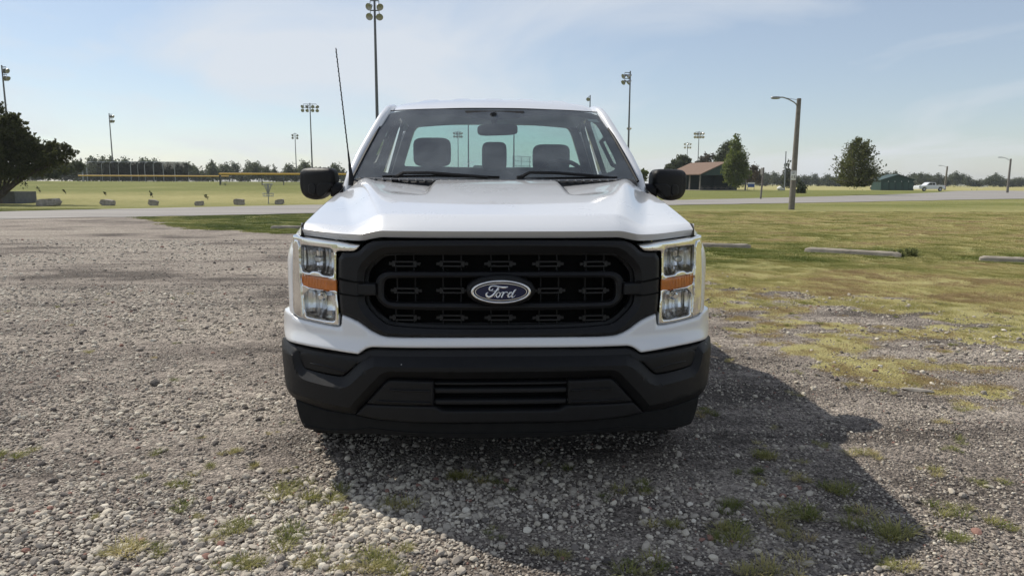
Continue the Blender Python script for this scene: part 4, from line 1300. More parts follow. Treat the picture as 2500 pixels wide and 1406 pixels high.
STROKES = [  # traced pen strokes of the lettering (zoomed-photo units) and pen widths
    ([(1000, 535), (985, 565), (950, 592), (905, 598), (878, 565), (888, 510), (930, 470), (1000, 450), (1080, 458), (1200, 490), (1300, 505), (1380, 500), (1440, 472)], [14, 16, 18, 20, 22, 22, 20, 20, 22, 26, 32, 30, 8]),
    ([(1165, 480), (1120, 555), (1070, 630), (1015, 705), (950, 765), (880, 792), (820, 775), (790, 728), (803, 678), (855, 640)], [16, 20, 24, 28, 30, 30, 30, 28, 24, 10]),
    ([(960, 622), (1050, 602), (1125, 592), (1165, 570), (1175, 545), (1155, 535), (1140, 560), (1150, 590), (1170, 605)], [8, 14, 14, 13, 12, 11, 11, 11, 8]),
    ([(1025, 785), (1075, 715), (1130, 655), (1165, 640), (1205, 660), (1210, 705), (1180, 760), (1130, 795), (1090, 775), (1085, 725), (1120, 670)], [10, 14, 14, 14, 18, 20, 20, 20, 20, 18, 12]),
    ([(1205, 680), (1250, 650), (1310, 640), (1290, 700), (1245, 798)], [10, 14, 20, 22, 22]),
    ([(1290, 705), (1340, 650), (1390, 635), (1420, 655), (1400, 672)], [12, 14, 18, 18, 8]),
    ([(1380, 735), (1420, 720), (1480, 650), (1530, 640), (1565, 655)], [8, 12, 14, 16, 14]),
    ([(1560, 655), (1500, 660), (1445, 710), (1430, 760), (1455, 792), (1500, 775), (1560, 710)], [14, 18, 20, 22, 20, 16, 12]),
    ([(1680, 555), (1635, 590), (1580, 680), (1540, 750), (1550, 798), (1600, 785), (1665, 718)], [10, 24, 24, 22, 20, 16, 8])]
lt = MB()
su = 0.1275 / 885.0
for pts, wd in STROKES:
    P2 = resample([(p[0], p[1], w) for p, w in zip(pts, wd)], 26)
    P2[1:-1] = (P2[:-2] + 2 * P2[1:-1] + P2[2:]) / 4
    vs, fs = [], []
    for i in range(26):
        d = P2[min(i + 1, 25), :2] - P2[max(i - 1, 0), :2]
        d = d / max(np.hypot(*d), 1e-6); nn = np.array([-d[1], d[0]])
        for e_ in (-1, 0, 1):
            q = P2[i, :2] + nn * e_ * P2[i, 2] * 0.95
            x = (q[0] - 1228) * su; z = -(q[1] - 632) * su
            vs.append((x + ecx, EY + 0.4 * x * x - (0.0028 if e_ == 0 else 0.0005), z + ez))
    for i in range(25):
        for e_ in (0, 1):
            a = i * 3 + e_
            fs.append((a, a + 1, a + 4, a + 3))
    lt.add(vs, fs)
lt.build('lettering', M_badge, emb, sharp=60)

# ---------------------------------------------------------------- bumper and lower front
BT = [(912, 868.5), (898, 874), (886, 880), (876, 887), (849, 913), (841, 920), (833, 923.5), (814, 922), (745, 905), (738, 900), (733, 888), (727, 858), (722, 848), (697, 834), (690, 826)]
BB = [(685, 830), (684, 850), (689, 905), (694, 945), (704, 965), (716, 976), (756, 991), (804, 1005), (852, 1014), (864, 1015), (872, 1007), (888, 988), (941, 932.5), (948, 928), (956, 926)]
bt, bb_ = tr(BT), tr(BB)
zbt = onF(1222, 870)[1]; zbb = onF(1222, 928)[1]
bumper = shell('bumper', sym([(0.25, zbt)] + bt + bb_ + [(0.25, zbb)]), [], M_plastic, truck, off=-0.012, r=0.040, depth=0.28, step=0.012, smooth=1, sharp=28, cham=0.95)
bkz = sym([(0, 0.70), (0.6, 0.70), (0.97, 0.68), (0.99, 0.45), (0.6, 0.28), (0, 0.28)])
shell('bumper_backing', bkz, [], M_gap, bumper, off=0.075, r=0, depth=0.02, step=0.03, smooth=0)
up_tr = tr([(905, 855), (884, 862), (872, 872), (700, 838), (704, 848), (725, 856), (881, 886), (898, 874), (912, 868)], 0.03)
topb = tr([(912, 853), (896, 857), (874, 870), (725, 846), (698, 836), (706, 850), (726, 858), (870, 890), (898, 876), (912, 871)], 0.02)
shell('upper_valance', sym([(0.25, onF(1222, 853, .02)[1])] + topb + [(0.25, onF(1222, 873, .02)[1])]), [], M_black, bumper, off=0.022, r=0.004, depth=0.05, step=0.014, smooth=0)
for sx in (-1, 1):
    fl_ = (lambda P: P) if sx > 0 else mirror_x
    fp = shell('fog_panel', fl_(tr([(728, 853), (800, 865), (880, 878), (868, 892), (849, 909), (838, 917), (830, 918), (745, 900), (738, 892)], 0.02)), [], M_plastic, bumper, off=0.020, r=0.008, depth=0.04, step=0.012, smooth=1)
    rb = tr([(757, 884), (800, 892), (845, 905), (842, 909), (800, 897), (757, 889)], 0.02)
    shell('panel_rib', fl_(rb), [], M_plastic, fp, off=0.016, r=0.004, depth=0.01, step=0.008, smooth=1)
    tp = shell('trim_panel', fl_(tr([(894, 985), (938, 937), (947, 930), (956, 928.5), (1059, 932), (1059, 992), (900, 988)], 0.0)), [], M_plastic, bumper, off=0.006, r=0.010, depth=0.04, step=0.012, smooth=0)
    for Q in ([(952, 950), (1050, 953), (1050, 958), (948, 954)], [(922, 977), (1050, 981.5), (1050, 986), (918, 980.5)]):
        shell('panel_rib', fl_(tr(Q)), [], M_plastic, tp, off=-0.001, r=0.003, depth=0.012, step=0.008, smooth=0)
zi1 = onF(1222, 934)[1]; zi2 = onF(1222, 1001)[1]
for py, hgt in ((957, 0.022), (985, 0.022)):
    z = onF(1222, py)[1]
    shell('intake_slat', sym([(0.1, z + hgt / 2), (0.286, z + hgt / 2), (0.286, z - hgt / 2), (0.1, z - hgt / 2)]), [], M_black, bumper, off=0.018, r=0.006, depth=0.05, step=0.012, smooth=0)
zt2 = onF(1222, 940)[1]
shell('intake_slat', sym([(0.1, zt2 + 0.006), (0.286, zt2 + 0.006), (0.286, zt2 - 0.006), (0.1, zt2 - 0.006)]), [], M_black, bumper, off=0.022, r=0.004, depth=0.05, step=0.012, smooth=0)
LV = tr([(1080, 1003), (1066, 995.5), (1059, 993), (1000, 991), (895, 988), (890, 990), (868, 1014), (912, 1024), (1000, 1033)])
shell('lower_valance', sym([(0.2, onF(1222, 1003)[1])] + LV + [(0.2, onF(1222, 1034)[1])]), [], M_plastic, bumper, off=0.004, r=0.010, depth=0.06, step=0.012, smooth=0)
AD = [(866, 1016), (804, 1006.5), (756, 992.5), (717, 978), (719, 990), (725, 1016), (732, 1036), (740, 1049), (752, 1053), (800, 1062), (840, 1066), (866, 1065), (900, 1064), (1000, 1070)]
dam = shell('air_dam', sym([(0.2, onF(1222, 1036)[1]), (0.3, onF(1100, 1034.5)[1])] + tr([(1000, 1032), (912, 1025)]) + tr(AD) + [(0.2, onF(1222, 1075)[1])]), [], M_rubber, truck, off=0.022, r=0.010, depth=0.10, step=0.012, smooth=0, sharp=60)
lipA = tr([(740, 1034), (800, 1048), (870, 1048), (900, 1043), (1000, 1054)], 0.02); lipB = tr([(1000, 1057), (900, 1046), (870, 1051), (800, 1051), (740, 1037)], 0.02)
shell('dam_ridge', sym([(0.2, onF(1222, 1056, .02)[1])] + lipA[::-1] + lipB[::-1] + [(0.2, onF(1222, 1059, .02)[1])]), [], M_rubber, dam, off=0.017, r=0.002, depth=0.01, step=0.012, smooth=0)
# ================================================================ PARK AROUND THE LOT
M_bark = pmat('bark', (0.075, 0.062, 0.050), 0.95, var=0.4, vscale=8)
M_barkg = pmat('grey_bark', (0.13, 0.115, 0.10), 0.95, var=0.35, vscale=8)
M_cedar = leafmat('cedar_leaf', (0.044, 0.055, 0.022), (0.120, 0.128, 0.048), 0.5)
M_junip = leafmat('juniper_leaf', (0.080, 0.098, 0.036), (0.195, 0.200, 0.078), 0.5)
M_decid = leafmat('bright_leaf', (0.085, 0.118, 0.028), (0.205, 0.230, 0.066), 0.5)
M_dark = leafmat('dark_leaf', (0.042, 0.055, 0.026), (0.095, 0.108, 0.050), 0.4)
M_far = leafmat('far_leaf', (0.052, 0.070, 0.034), (0.115, 0.130, 0.062), 0.4)
M_brown = leafmat('brown_leaf', (0.060, 0.050, 0.036), (0.130, 0.100, 0.062), 0.3)
M_concrete = pmat('concrete', (0.31, 0.27, 0.22), 0.9, var=0.25, vscale=6, bump=0.4, bscale=60)
M_conc_dk = pmat('planter_concrete', (0.13, 0.135, 0.14), 0.9, var=0.2, vscale=5)
M_lime = pmat('limestone', (0.30, 0.27, 0.23), 0.95, var=0.45, vscale=5, bump=0.6, bscale=12)
M_wood = pmat('weathered_wood', (0.17, 0.155, 0.135), 0.9, var=0.25, vscale=6)
M_galv = pmat('galvanised_steel', (0.30, 0.31, 0.32), 0.45, metal=0.6, var=0.15, vscale=4)
M_polem = pmat('pole_steel', (0.10, 0.105, 0.11), 0.5, metal=0.3)
M_lamp = pmat('lamp_aluminium', (0.34, 0.34, 0.35), 0.35, metal=0.7)
M_yellow = pmat('fence_cap_yellow', (0.62, 0.38, 0.05), 0.6, var=0.1, vscale=2)
M_green = pmat('green_siding', (0.010, 0.040, 0.030), 0.6, var=0.15, vscale=3)
M_roofb = pmat('brown_shingle', (0.17, 0.108, 0.075), 0.9, var=0.2, vscale=4)
M_white = pmat('white_board', (0.75, 0.75, 0.74), 0.6)
M_blacks = pmat('sign_black', (0.02, 0.02, 0.02), 0.6)
M_tan = pmat('tan_board', (0.45, 0.42, 0.36), 0.7)
M_blueb = pmat('blue_board', (0.05, 0.10, 0.30), 0.6)
M_tyre = pmat('far_tyre', (0.02, 0.02, 0.02), 0.9)
M_darkgl = pmat('far_glass', (0.02, 0.025, 0.03), 0.1)

def netmat(name, col, cover):
    """fine wire or net too far away to show its meshes: mostly see-through"""
    m = bpy.data.materials.new(name); m.use_nodes = True
    n = m.node_tree; L = n.links.new
    b = n.nodes['Principled BSDF']; b.inputs['Base Color'].default_value = (*col, 1); b.inputs['Roughness'].default_value = 0.8
    t = n.nodes.new('ShaderNodeBsdfTransparent')
    mi = n.nodes.new('ShaderNodeMixShader'); mi.inputs[0].default_value = cover
    L(t.outputs[0], mi.inputs[1]); L(b.outputs[0], mi.inputs[2]); L(mi.outputs[0], n.nodes['Material Output'].inputs['Surface'])
    return m
M_net = netmat('black_net', (0.012, 0.012, 0.012), 0.5)
M_chain = netmat('chain_link', (0.16, 0.16, 0.16), 0.20)
M_spray = netmat('water_spray', (0.9, 0.92, 0.95), 0.16)

# ---------------------------------------------------------------- trees
def spikes(lobes, per, rg_, k=0.42):
    """sprays radiating out of the big lobes: chains of ever smaller puffs give a ragged, feathery outline"""
    out = []
    for (x, y, z, a, b_, c) in lobes:
        for _ in range(per):
            t = rg_.uniform(0, 6.283); e = rg_.uniform(-.25, 1.0)
            ce = math.sqrt(max(0, 1 - e * e)); ln = rg_.uniform(.85, 1.2)
            d = (ce * math.cos(t), ce * math.sin(t), e)
            for q, r in ((.62, .26), (.84, .20), (1.03, .14), (1.20, .085)):
                q *= ln
                out.append((x + a * d[0] * q, y + b_ * d[1] * q, z + c * d[2] * q + .10 * c * q * q, a * r * k / .42, b_ * r * k / .42, c * r * k / .42))
    return out

def leaves_mesh(name, lobes, n, leaf, seed, mat, parent, aspect=1.0, feather=0.0, clump=10, cr=0.16, up=0.5):
    rg = np.random.RandomState(seed)
    Lb = np.array(lobes, float)
    w = (Lb[:, 3] * Lb[:, 4] * Lb[:, 5]) ** 0.75; w /= w.sum()
    nc = max(1, n // clump)
    li = rg.choice(len(Lb), nc, p=w)
    d = rg.normal(size=(nc, 3)); d /= np.linalg.norm(d, axis=1, keepdims=True)
    r = rg.rand(nc, 1) ** 0.42
    cc = Lb[li, :3] + d * r * Lb[li, 3:6] * rg.uniform(0.85, 1.18, (nc, 1))
    ct = rg.rand(nc)
    ci = np.repeat(np.arange(nc), clump)
    N_ = len(ci)
    size = (Lb[li, 3:6].mean(1))[ci][:, None]
    out = d[ci] * 0.8 + np.array([0, 0, up])
    out /= np.linalg.norm(out, axis=1, keepdims=True)
    along = rg.rand(N_, 1)
    pos = cc[ci] + rg.normal(size=(N_, 3)) * cr * size * (1 - 0.6 * feather) + out * along * cr * size * 2.4 * feather
    ax = out * feather + rg.normal(size=(N_, 3)) * (1 - 0.75 * feather)
    ax /= np.linalg.norm(ax, axis=1, keepdims=True)
    bx = np.cross(ax, rg.normal(size=(N_, 3))); bx /= np.maximum(np.linalg.norm(bx, axis=1, keepdims=True), 1e-6)
    s = leaf * rg.uniform(0.6, 1.3, (N_, 1))
    V = np.stack([pos - ax * s * aspect, pos + bx * s * 0.62, pos + ax * s * aspect, pos - bx * s * 0.62], 1).reshape(-1, 3)
    me = bpy.data.meshes.new(name)
    me.vertices.add(len(V)); me.vertices.foreach_set('co', V.astype(np.float32).ravel())
    me.loops.add(len(V)); me.loops.foreach_set('vertex_index', np.arange(len(V), dtype=np.int32))
    me.polygons.add(N_); me.polygons.foreach_set('loop_start', (np.arange(N_) * 4).astype(np.int32))
    me.update(calc_edges=True)
    a = me.attributes.new('tint', 'FLOAT', 'POINT')
    tt_ = np.clip(ct[ci] * 0.7 + rg.rand(N_) * 0.3, 0, 1)
    a.data.foreach_set('value', np.repeat(tt_, 4).astype(np.float32))
    return mo(name, me, mat, parent, smooth=False)

def limbs_mesh(name, limbs, mat, parent, n=7):
    """limbs: list of ([points], r0, r1); all grow from the trunk so they read as one trunk"""
    b = MB()
    for pts, r0, r1 in limbs:
        P = resample([tuple(p) for p in pts], max(4, len(pts) * 2))
        k = len(P)
        b.tube([tuple(p) for p in P], [r0 + (r1 - r0) * i / (k - 1) for i in range(k)], n, cap=False)
    return b.build(name, mat, parent, sharp=60)

def tree(name, loc, lobes, limbs, mat, bark, n, leaf, seed, label, cat='tree', group=None, **kw):
    pr = dict(label=label, category=cat)
    if group:
        pr['group'] = group
    t = empty(name, loc, 0, **pr)
    limbs_mesh('trunk', limbs, bark, t)
    leaves_mesh('crown', lobes, n, leaf, seed, mat, t, **kw)
    return t

def limbs_to(lobes, h0, r0, rg, base=(0, 0, 0), lean=(0, 0), every=1):
    top = Vector((base[0] + lean[0], base[1] + lean[1], h0))
    L_ = [([base, (base[0] + lean[0] * 0.5, base[1] + lean[1] * 0.5, h0 * 0.5), tuple(top)], r0, r0 * 0.72)]
    for q in lobes[::every]:
        c = Vector(q[:3])
        mid = top.lerp(c, 0.5) + Vector((rg.uniform(-0.1, 0.1), rg.uniform(-0.1, 0.1), rg.uniform(-0.05, 0.12))) * c.length * 0.3
        L_.append(([tuple(top - Vector((0, 0, h0 * 0.12))), tuple(mid), tuple(c)], r0 * 0.42, r0 * 0.10))
    return L_

rg = random.Random(11)
# big cedar on the left, branching low out of its planter and swept to the right
pxy = gnd(2, 500)
cy_ = pxy[1] + 0.9
cedar_o = Vector((at(-8, 470, cy_).x, cy_, 0.55))
def cp(px, py, dy=0.0):
    p = at(px, py, cy_ + dy)
    return p - cedar_o
lob = []
for px, py, r, dy in ((-60, 400, 1.5, 0), (-30, 330, 1.25, .4), (0, 300, 0.8, -.3), (25, 340, 1.05, 0), (30, 300, .55, .2), (55, 375, 1.1, .5), (-20, 400, 1.3, -.7), (40, 420, .95, -.4), (85, 385, .85, 0), (110, 400, .75, .3), (140, 385, .62, -.2), (165, 378, .42, 0), (120, 365, .55, .2), (70, 355, .6, -.2), (95, 415, .55, .3), (150, 405, .5, 0), (180, 375, .25, 0), (-5, 265, .45, 0), (130, 355, .35, 0), (160, 360, .3, .1), (60, 330, .35, 0), (38, 285, .28, 0), (-80, 330, 1.2, 0), (-110, 390, 1.4, 0)):
    c = cp(px, py, dy); lob.append((c.x, c.y, c.z, r * 1.05, r, r * 0.85))
lob = [(x, y, z, a * .86, b_ * .86, c * .86) for x, y, z, a, b_, c in lob]
lob += spikes([(x, y, z, a * 1.2, b_ * 1.2, c * 1.1) for x, y, z, a, b_, c in lob], 11, rg, .5)
limb = [([(0, 0, -0.5), (-0.1, 0, 0.4), tuple(cp(-30, 400))], .26, .10)]
for tgt in ((85, 400), (140, 390), (55, 390), (165, 385), (30, 350), (110, 405), (-70, 380), (0, 330)):
    e = cp(*tgt); m1 = cp(20 + (tgt[0] - 20) * .42, 452 - (452 - tgt[1]) * .45)
    limb.append(([(rg.uniform(-.05, .3), rg.uniform(-.2, .2), -0.1), tuple(m1), tuple(e)], .11, .03))
tree('cedar_tree', cedar_o, lob, limb, M_cedar, M_bark, 80000, 0.055, 1, 'large dark cedar with low spreading limbs growing out of a concrete planter', group=None, aspect=1.6, feather=0.55, clump=12, cr=0.22)
pl_ = gnd(0, 497)
pw = at(38, 480, pl_[1]).x - at(-55, 480, pl_[1]).x
px_c = at(-8.5, 480, pl_[1]).x
plt_ = MB()
for dx, dy, sx_, sy_ in ((0, 0, pw, .14), (0, 1.9, pw, .14), (-pw / 2 + .07, .95, .14, 1.76), (pw / 2 - .07, .95, .14, 1.76)):
    plt_.box((px_c + dx, pl_[1] + dy, .36), (sx_, sy_, .74))
plt_.box((px_c, pl_[1] + .95, .30), (pw - .28, 1.76, .5))
plt_.build('tree_planter', M_conc_dk, None, False, label='square grey concrete planter at the foot of the large cedar', category='planter')

# spreading juniper by the road on the right
tx, ty = gnd(2088, 476)
sc_ = ty / FPX
def rel(px, py):
    return ((px - 2087) * sc_, (475 - py) * sc_)
lob = []
prof_z = [455, 447, 438, 425, 410, 390, 370, 352, 338]; prof_w = [28, 52, 64, 66, 63, 57, 47, 30, 8]
core = [(0, 0, (475 - py) * sc_, w * sc_, w * sc_, 13 * sc_) for py, w in ((440, 34), (425, 36), (408, 35), (390, 32), (372, 24))]
nb_ = []
for k in range(150):
    py = rg.uniform(338, 455); a = rg.uniform(0, 6.283)
    w = float(np.interp(py, prof_z[::-1], prof_w[::-1])) * rg.uniform(.78, 1.06)
    e = Vector((w * sc_ * math.cos(a), w * sc_ * math.sin(a), (475 - py) * sc_))
    b0_ = Vector((0, 0, max(1.3, e.z - 1.0 - .35 * w * sc_)))
    if k % 6 == 0:
        nb_.append(tuple(e) + (0, 0, 0))
    for q in (.45, .58, .70, .81, .91, 1.0):
        p = b0_.lerp(e, q) + Vector((0, 0, .18 * q * q)); r = (.46 - .36 * q) * rg.uniform(.8, 1.2)
        lob.append((p.x, p.y, p.z, r, r, r * 1.1))
lob += core
tree('juniper_tree', (tx, ty, 0), lob, limbs_to(nb_, 1.35, .28, rg), M_junip, M_barkg, 26000, 0.07, 2, 'bushy dark green juniper with a single grey trunk beside the park road', aspect=1.7, feather=0.6, clump=8, cr=0.35, up=0.75)

# the taller leafy tree standing in front of the pavilion, and its companions
def px_tree(name, base_px, base_py_or_Y, spec, label, mat, bark, n, leaf, seed, trunk_h, r0, ydist=None, **kw):
    if ydist is None:
        x, y = gnd(base_px, base_py_or_Y)
        z = 0.0
    else:
        o = on(base_px, ydist); x, y, z = o.x, o.y, o.z
    s = y / FPX
    lb = []
    rgl = random.Random(seed)
    by = at(base_px, 447, y)
    for px, py, r in spec:
        p = at(px, py, y)
        lb.append((p.x - x, rgl.uniform(-.7, .7) * r * s, p.z - z, r * s, r * s, r * s * rgl.uniform(.85, 1.15)))
    return tree(name, (x, y, z), lb, limbs_to(lb, trunk_h, r0, rgl, every=2), mat, bark, n, leaf, seed, label, **kw)
px_tree('leafy_tree', 1796, 0, [(1797, 340, 9), (1795, 355, 13), (1800, 372, 17), (1790, 380, 16), (1808, 385, 15), (1795, 400, 21), (1780, 412, 15), (1812, 408, 17), (1797, 425, 22), (1775, 425, 11), (1818, 425, 14), (1800, 440, 16), (1785, 437, 12), (1798, 330, 4)], 'tall bright green leafy tree standing beside the brown-roofed pavilion', M_decid, M_bark, 8500, .17, 3, 2.2, .2, ydist=134, aspect=1.2, feather=.3, cr=.22)
px_tree('pine_tree', 1768, 0, [(1772, 358, 10), (1766, 370, 14), (1774, 380, 16), (1760, 388, 14), (1768, 400, 18), (1755, 402, 10), (1780, 350, 7)], 'dark rounded pine rising behind the pavilion roof next to the leafy tree', M_dark, M_bark, 3600, .26, 4, 4, .2, ydist=185, cr=.25)
px_tree('pine_tree', 1664, 0, [(1664, 388, 8), (1660, 396, 11), (1672, 395, 11), (1650, 405, 12), (1668, 408, 16), (1640, 410, 10), (1680, 405, 9), (1630, 412, 7)], 'spiky grey green pine at the left end of the pavilion', M_dark, M_bark, 2800, .28, 5, 3, .2, ydist=190, aspect=1.8, feather=.5, cr=.25)
px_tree('bare_tree', 1728, 0, [(1735, 372, 4), (1720, 385, 7), (1738, 383, 7), (1728, 392, 10), (1710, 394, 7), (1746, 390, 7), (1725, 402, 14), (1703, 402, 6)], 'thin grey half bare tree above the pavilion ridge', M_brown, M_barkg, 1100, .22, 6, 6, .2, ydist=195, aspect=1.8, feather=.5, cr=.3)
px_tree('russet_tree', 1838, 0, [(1838, 412, 10), (1830, 420, 10), (1846, 420, 11), (1838, 432, 14), (1826, 436, 9), (1850, 436, 9)], 'low russet brown tree just right of the leafy tree', M_brown, M_bark, 1700, .24, 7, 2, .15, ydist=175, cr=.25)
px_tree('evergreen_bush', 1955, 472, [(1955, 464, 8), (1950, 459, 7), (1960, 459, 7), (1956, 452, 6), (1954, 446, 4), (1949, 467, 6), (1961, 467, 6)], 'small round evergreen bush on the lawn right of the speed limit pole', M_dark, M_bark, 1500, .12, 8, .3, .05, cat='bush', cr=.25)
px_tree('low_shrub', 1570, 0, [(1572, 418, 5), (1566, 423, 6), (1576, 424, 6), (1570, 432, 9), (1572, 412, 2)], 'green shrub showing between the windshield and the right door mirror', M_decid, M_bark, 700, .22, 9, .6, .08, ydist=120, cat='bush', cr=.25)
px_tree('young_tree', 2113, 464, [(2113, 446, 6), (2116, 440, 6), (2110, 436, 5)], 'thin young tree between the juniper and the small cart', M_dark, M_bark, 260, .14, 10, 1.1, .06, cr=.3)
# dark saplings leaning in the grass on the left
for i, (px, py, h, q) in enumerate(((97, 461, 12, 'nearest the cedar'), (159, 463, 9, 'second from the cedar'), (257, 470, 8, 'in front of the batting cage'), (371, 473, 14, 'the tallest, in front of the cage door'), (505, 478, 10, 'nearest the disc golf basket'))):
    Y = (58, 56, 54, 52, 50)[i]
    o = on(px, Y); s = Y / FPX
    lb = [(-h * .25 * s, 0, h * .55 * s, h * .22 * s, h * .2 * s, h * .35 * s), (-h * .5 * s, 0, h * .9 * s, h * .22 * s, h * .2 * s, h * .25 * s)]
    tree('sapling', (o.x, o.y, o.z), lb, [([(0, 0, 0), (-h * .25 * s, 0, h * .5 * s), (-h * .55 * s, 0, h * s)], .022, .01)], M_dark, M_bark, 70, .04, 30 + i, 'dark leaning sapling in the grass, ' + q, cat='sapling', group='saplings leaning in the grass', feather=.6, aspect=1.8, cr=.3)

# small orchard-like trees under and right of the cedar
for i, (px, pyc, w, Y) in enumerate(((92, 425, 20, 92), (130, 428, 20, 84), (160, 418, 26, 88), (188, 412, 22, 96), (72, 425, 18, 110))):
    px_tree('crabapple_tree', px, 0, [(px - w * .4, pyc, w * .42), (px + w * .4, pyc - 2, w * .42), (px, pyc - 8, w * .5), (px - w * .2, pyc - 12, w * .3), (px + w * .55, pyc - 8, w * .3)],
            ('small dark crabapple tree with forked trunk, half hidden by the cedar', 'small dark crabapple tree right of the cedar trunk, crown near the ground', 'crabapple tree under the cedar branch tips, forked trunk showing', 'rightmost crabapple tree, next to the leaning grey post', 'small crabapple tree seen through the low cedar limbs')[i],
            M_dark, M_bark, 1500, .13, 40 + i, 1.0, .12, ydist=Y, group='crabapple trees beyond the cedar', cr=.25)

# ---------------------------------------------------------------- far belt of trees: a few kinds, many individuals
KINDS = []
for k, (n, leaf, spec, mat, lab) in enumerate((
        (1500, .36, [(0, 0, 4.2, 2.6, 2.4, 2.1), (-1.7, 0, 3.4, 1.8, 1.8, 1.6), (1.8, 0, 3.5, 1.8, 1.8, 1.6), (.4, 0, 5.8, 1.5, 1.5, 1.2), (0, 0, 2.2, 2.2, 2, 1.5)], M_far, 'round'),
        (1300, .34, [(0, 0, 3.0, 2.9, 2.5, 1.7), (-2.3, 0, 2.3, 1.6, 1.5, 1.5), (2.4, 0, 2.5, 1.7, 1.5, 1.6), (0, 0, 1.4, 2.8, 2, 1.3)], M_dark, 'bushy'),
        (1100, .32, [(0, 0, 1.6, 1.7, 1.6, 1.4), (0, 0, 3.2, 1.35, 1.3, 1.4), (0.1, 0, 4.8, .9, .9, 1.2), (0, 0, 6.2, .5, .5, 1.0)], M_dark, 'conifer'),
        (1100, .36, [(-1.0, 0, 4.4, 1.9, 1.7, 2.1), (1.2, 0, 5.0, 1.8, 1.7, 2.2), (.2, 0, 2.6, 2.4, 2, 1.7), (.3, 0, 6.8, 1.1, 1.1, 1.1)], M_far, 'tall'))):
    KINDS.append((n, leaf, spec, mat, lab))
far_src = {}
def far_tree(kind, px, Y, s, label, group, rz):
    o = on(px, Y)
    nm = ('round_tree', 'bushy_tree', 'conifer_tree', 'tall_tree')[kind]
    if kind not in far_src:
        n, leaf, spec, mat, lab = KINDS[kind]
        t = tree(nm, o, spec, limbs_to(spec, 1.4, .22, random.Random(kind)), mat, M_bark, n, leaf, 70 + kind, label, group=group, cr=.3)
        far_src[kind] = t
    else:
        t = copy_tree(far_src[kind])
        t.location = o
        t['label'] = label; t['group'] = group
    t.scale = (s * rg.uniform(.95, 1.25), s, s * rg.uniform(.85, 1.1)); t.rotation_euler = (0, 0, rz)
    return t
lab_l = ('rounded tree in the distant belt behind the ball fields', 'low bushy tree in the distant belt behind the ball fields', 'dark pointed conifer in the distant belt behind the ball fields', 'taller open tree in the distant belt behind the ball fields')
lab_r = ('rounded tree in the hazy far belt along the right horizon', 'low bushy tree in the hazy far belt along the right horizon', 'pointed conifer in the hazy far belt along the right horizon', 'taller tree in the hazy far belt along the right horizon')
px = -80
while px < 860:
    Y = rg.uniform(225, 265)
    k = rg.choice((0, 0, 1, 1, 2, 3))
    s = rg.uniform(.62, .95)
    if 195 < px < 420:
        s *= 1.25
    if 520 < px < 560 and k == 1:
        k = 3
    far_tree(k, px, Y, s, lab_l[k], 'trees behind the ball fields', rg.uniform(0, 6.28))
    px += rg.uniform(9, 17)
px = 860
while px < 1560:
    Y = rg.uniform(255, 300)
    k = rg.choice((0, 1, 1, 1)); far_tree(k, px, Y, rg.uniform(.45, .65), lab_l[k], 'trees behind the ball fields', rg.uniform(0, 6.28))
    px += rg.uniform(14, 24)
px = 1600
while px < 2560:
    Y = rg.uniform(400, 470)
    k = rg.choice((0, 0, 1, 3, 1, 0)); far_tree(k, px, Y, rg.uniform(.95, 1.3) * (1.0 if px < 2350 else .82), lab_r[k], 'trees along the right horizon', rg.uniform(0, 6.28))
    px += rg.uniform(10, 17)
far_tree(2, 1922, 230, 1.15, 'dark conifer behind the plain grey pole left of the streetlight', 'trees along the right horizon', 1.0)
far_tree(2, 1936, 235, 1.0, 'dark conifer directly behind the speed limit sign', 'trees along the right horizon', 2.0)

# ---------------------------------------------------------------- lit-field light poles
def bell(b, c, aim, r):
    """bell shaped floodlight"""
    z = Vector(aim).normalized()
    q = z.to_track_quat('Z', 'Y').to_matrix().to_4x4()
    M = Matrix.Translation(c) @ q
    b.lathe([(r * .30, -r * 1.1), (r * .42, -r * .9), (r * .5, -r * .35), (r * .95, r * .35), (r, r * .55), (r * .85, r * .5), (0, r * .3)], 12, M)
def field_light(px, py, Y, rows, offs, r, label, rowgap, face=(0, -1, -.6), arm_drop=.55, prad=.13):
    top = at(px, py, Y)
    zb = float(terrain(top.x, Y))
    t = empty('field_light', (top.x, Y, zb), 0, label=label, category='light pole', group='field light poles')
    H = top.z - zb
    b = MB(); b.tube([(0, 0, 0), (0, 0, H * .5), (0, 0, H)], [prad * 1.5, prad * 1.15, prad * .8], 10); b.build('pole', M_polem, t)
    for k in range(rows):
        z = H - .25 - k * rowgap
        a = MB(); a.tube([(min(offs + [0]) , 0, z), (max(offs + [0]), 0, z)], .06, 6); a.build('crossarm', M_polem, t)
        for i, o in enumerate(offs):
            l = MB()
            sgn_ = (1 if o > 0 else -1)
            aim = (face[0] + sgn_ * .5 * (1 if k % 2 == 0 else .3), face[1] + (.25 if i % 2 else -.2), face[2])
            l.tube([(o, 0, z), (o * 1.05, 0, z - arm_drop * .5)], .04, 5)
            bell(l, (o * 1.12, -.05, z - arm_drop), aim, r)
            l.build('floodlight', M_lamp, t)
    return t
field_light(914, -4, 73, 2, [-.42, .42], .36, 'tallest field light pole, rising behind the cab left of the truck roof', .92)
field_light(756.5, 252, 170, 2, [-1.5, -.55, .55, 1.5], .42, 'field light pole with two rows of four lamps left of the cab', .85)
field_light(720, 325, 255, 2, [-.7, .7], .42, 'smaller field light pole left of the one with two rows of four lamps', .9)
field_light(266, 277, 190, 2, [.35, .8], .42, 'field light pole above the batting cage', 1.2, face=(.6, -.4, -.5))
field_light(4, 160, 113, 2, [.30, .62], .40, 'field light pole behind the cedar at the left edge', 1.1, face=(.6, -.4, -.5))
field_light(1539, 174, 120, 2, [-.9, -.2], .42, 'tall field light pole just right of the windshield pillar', .95, face=(-.6, -.3, -.6))
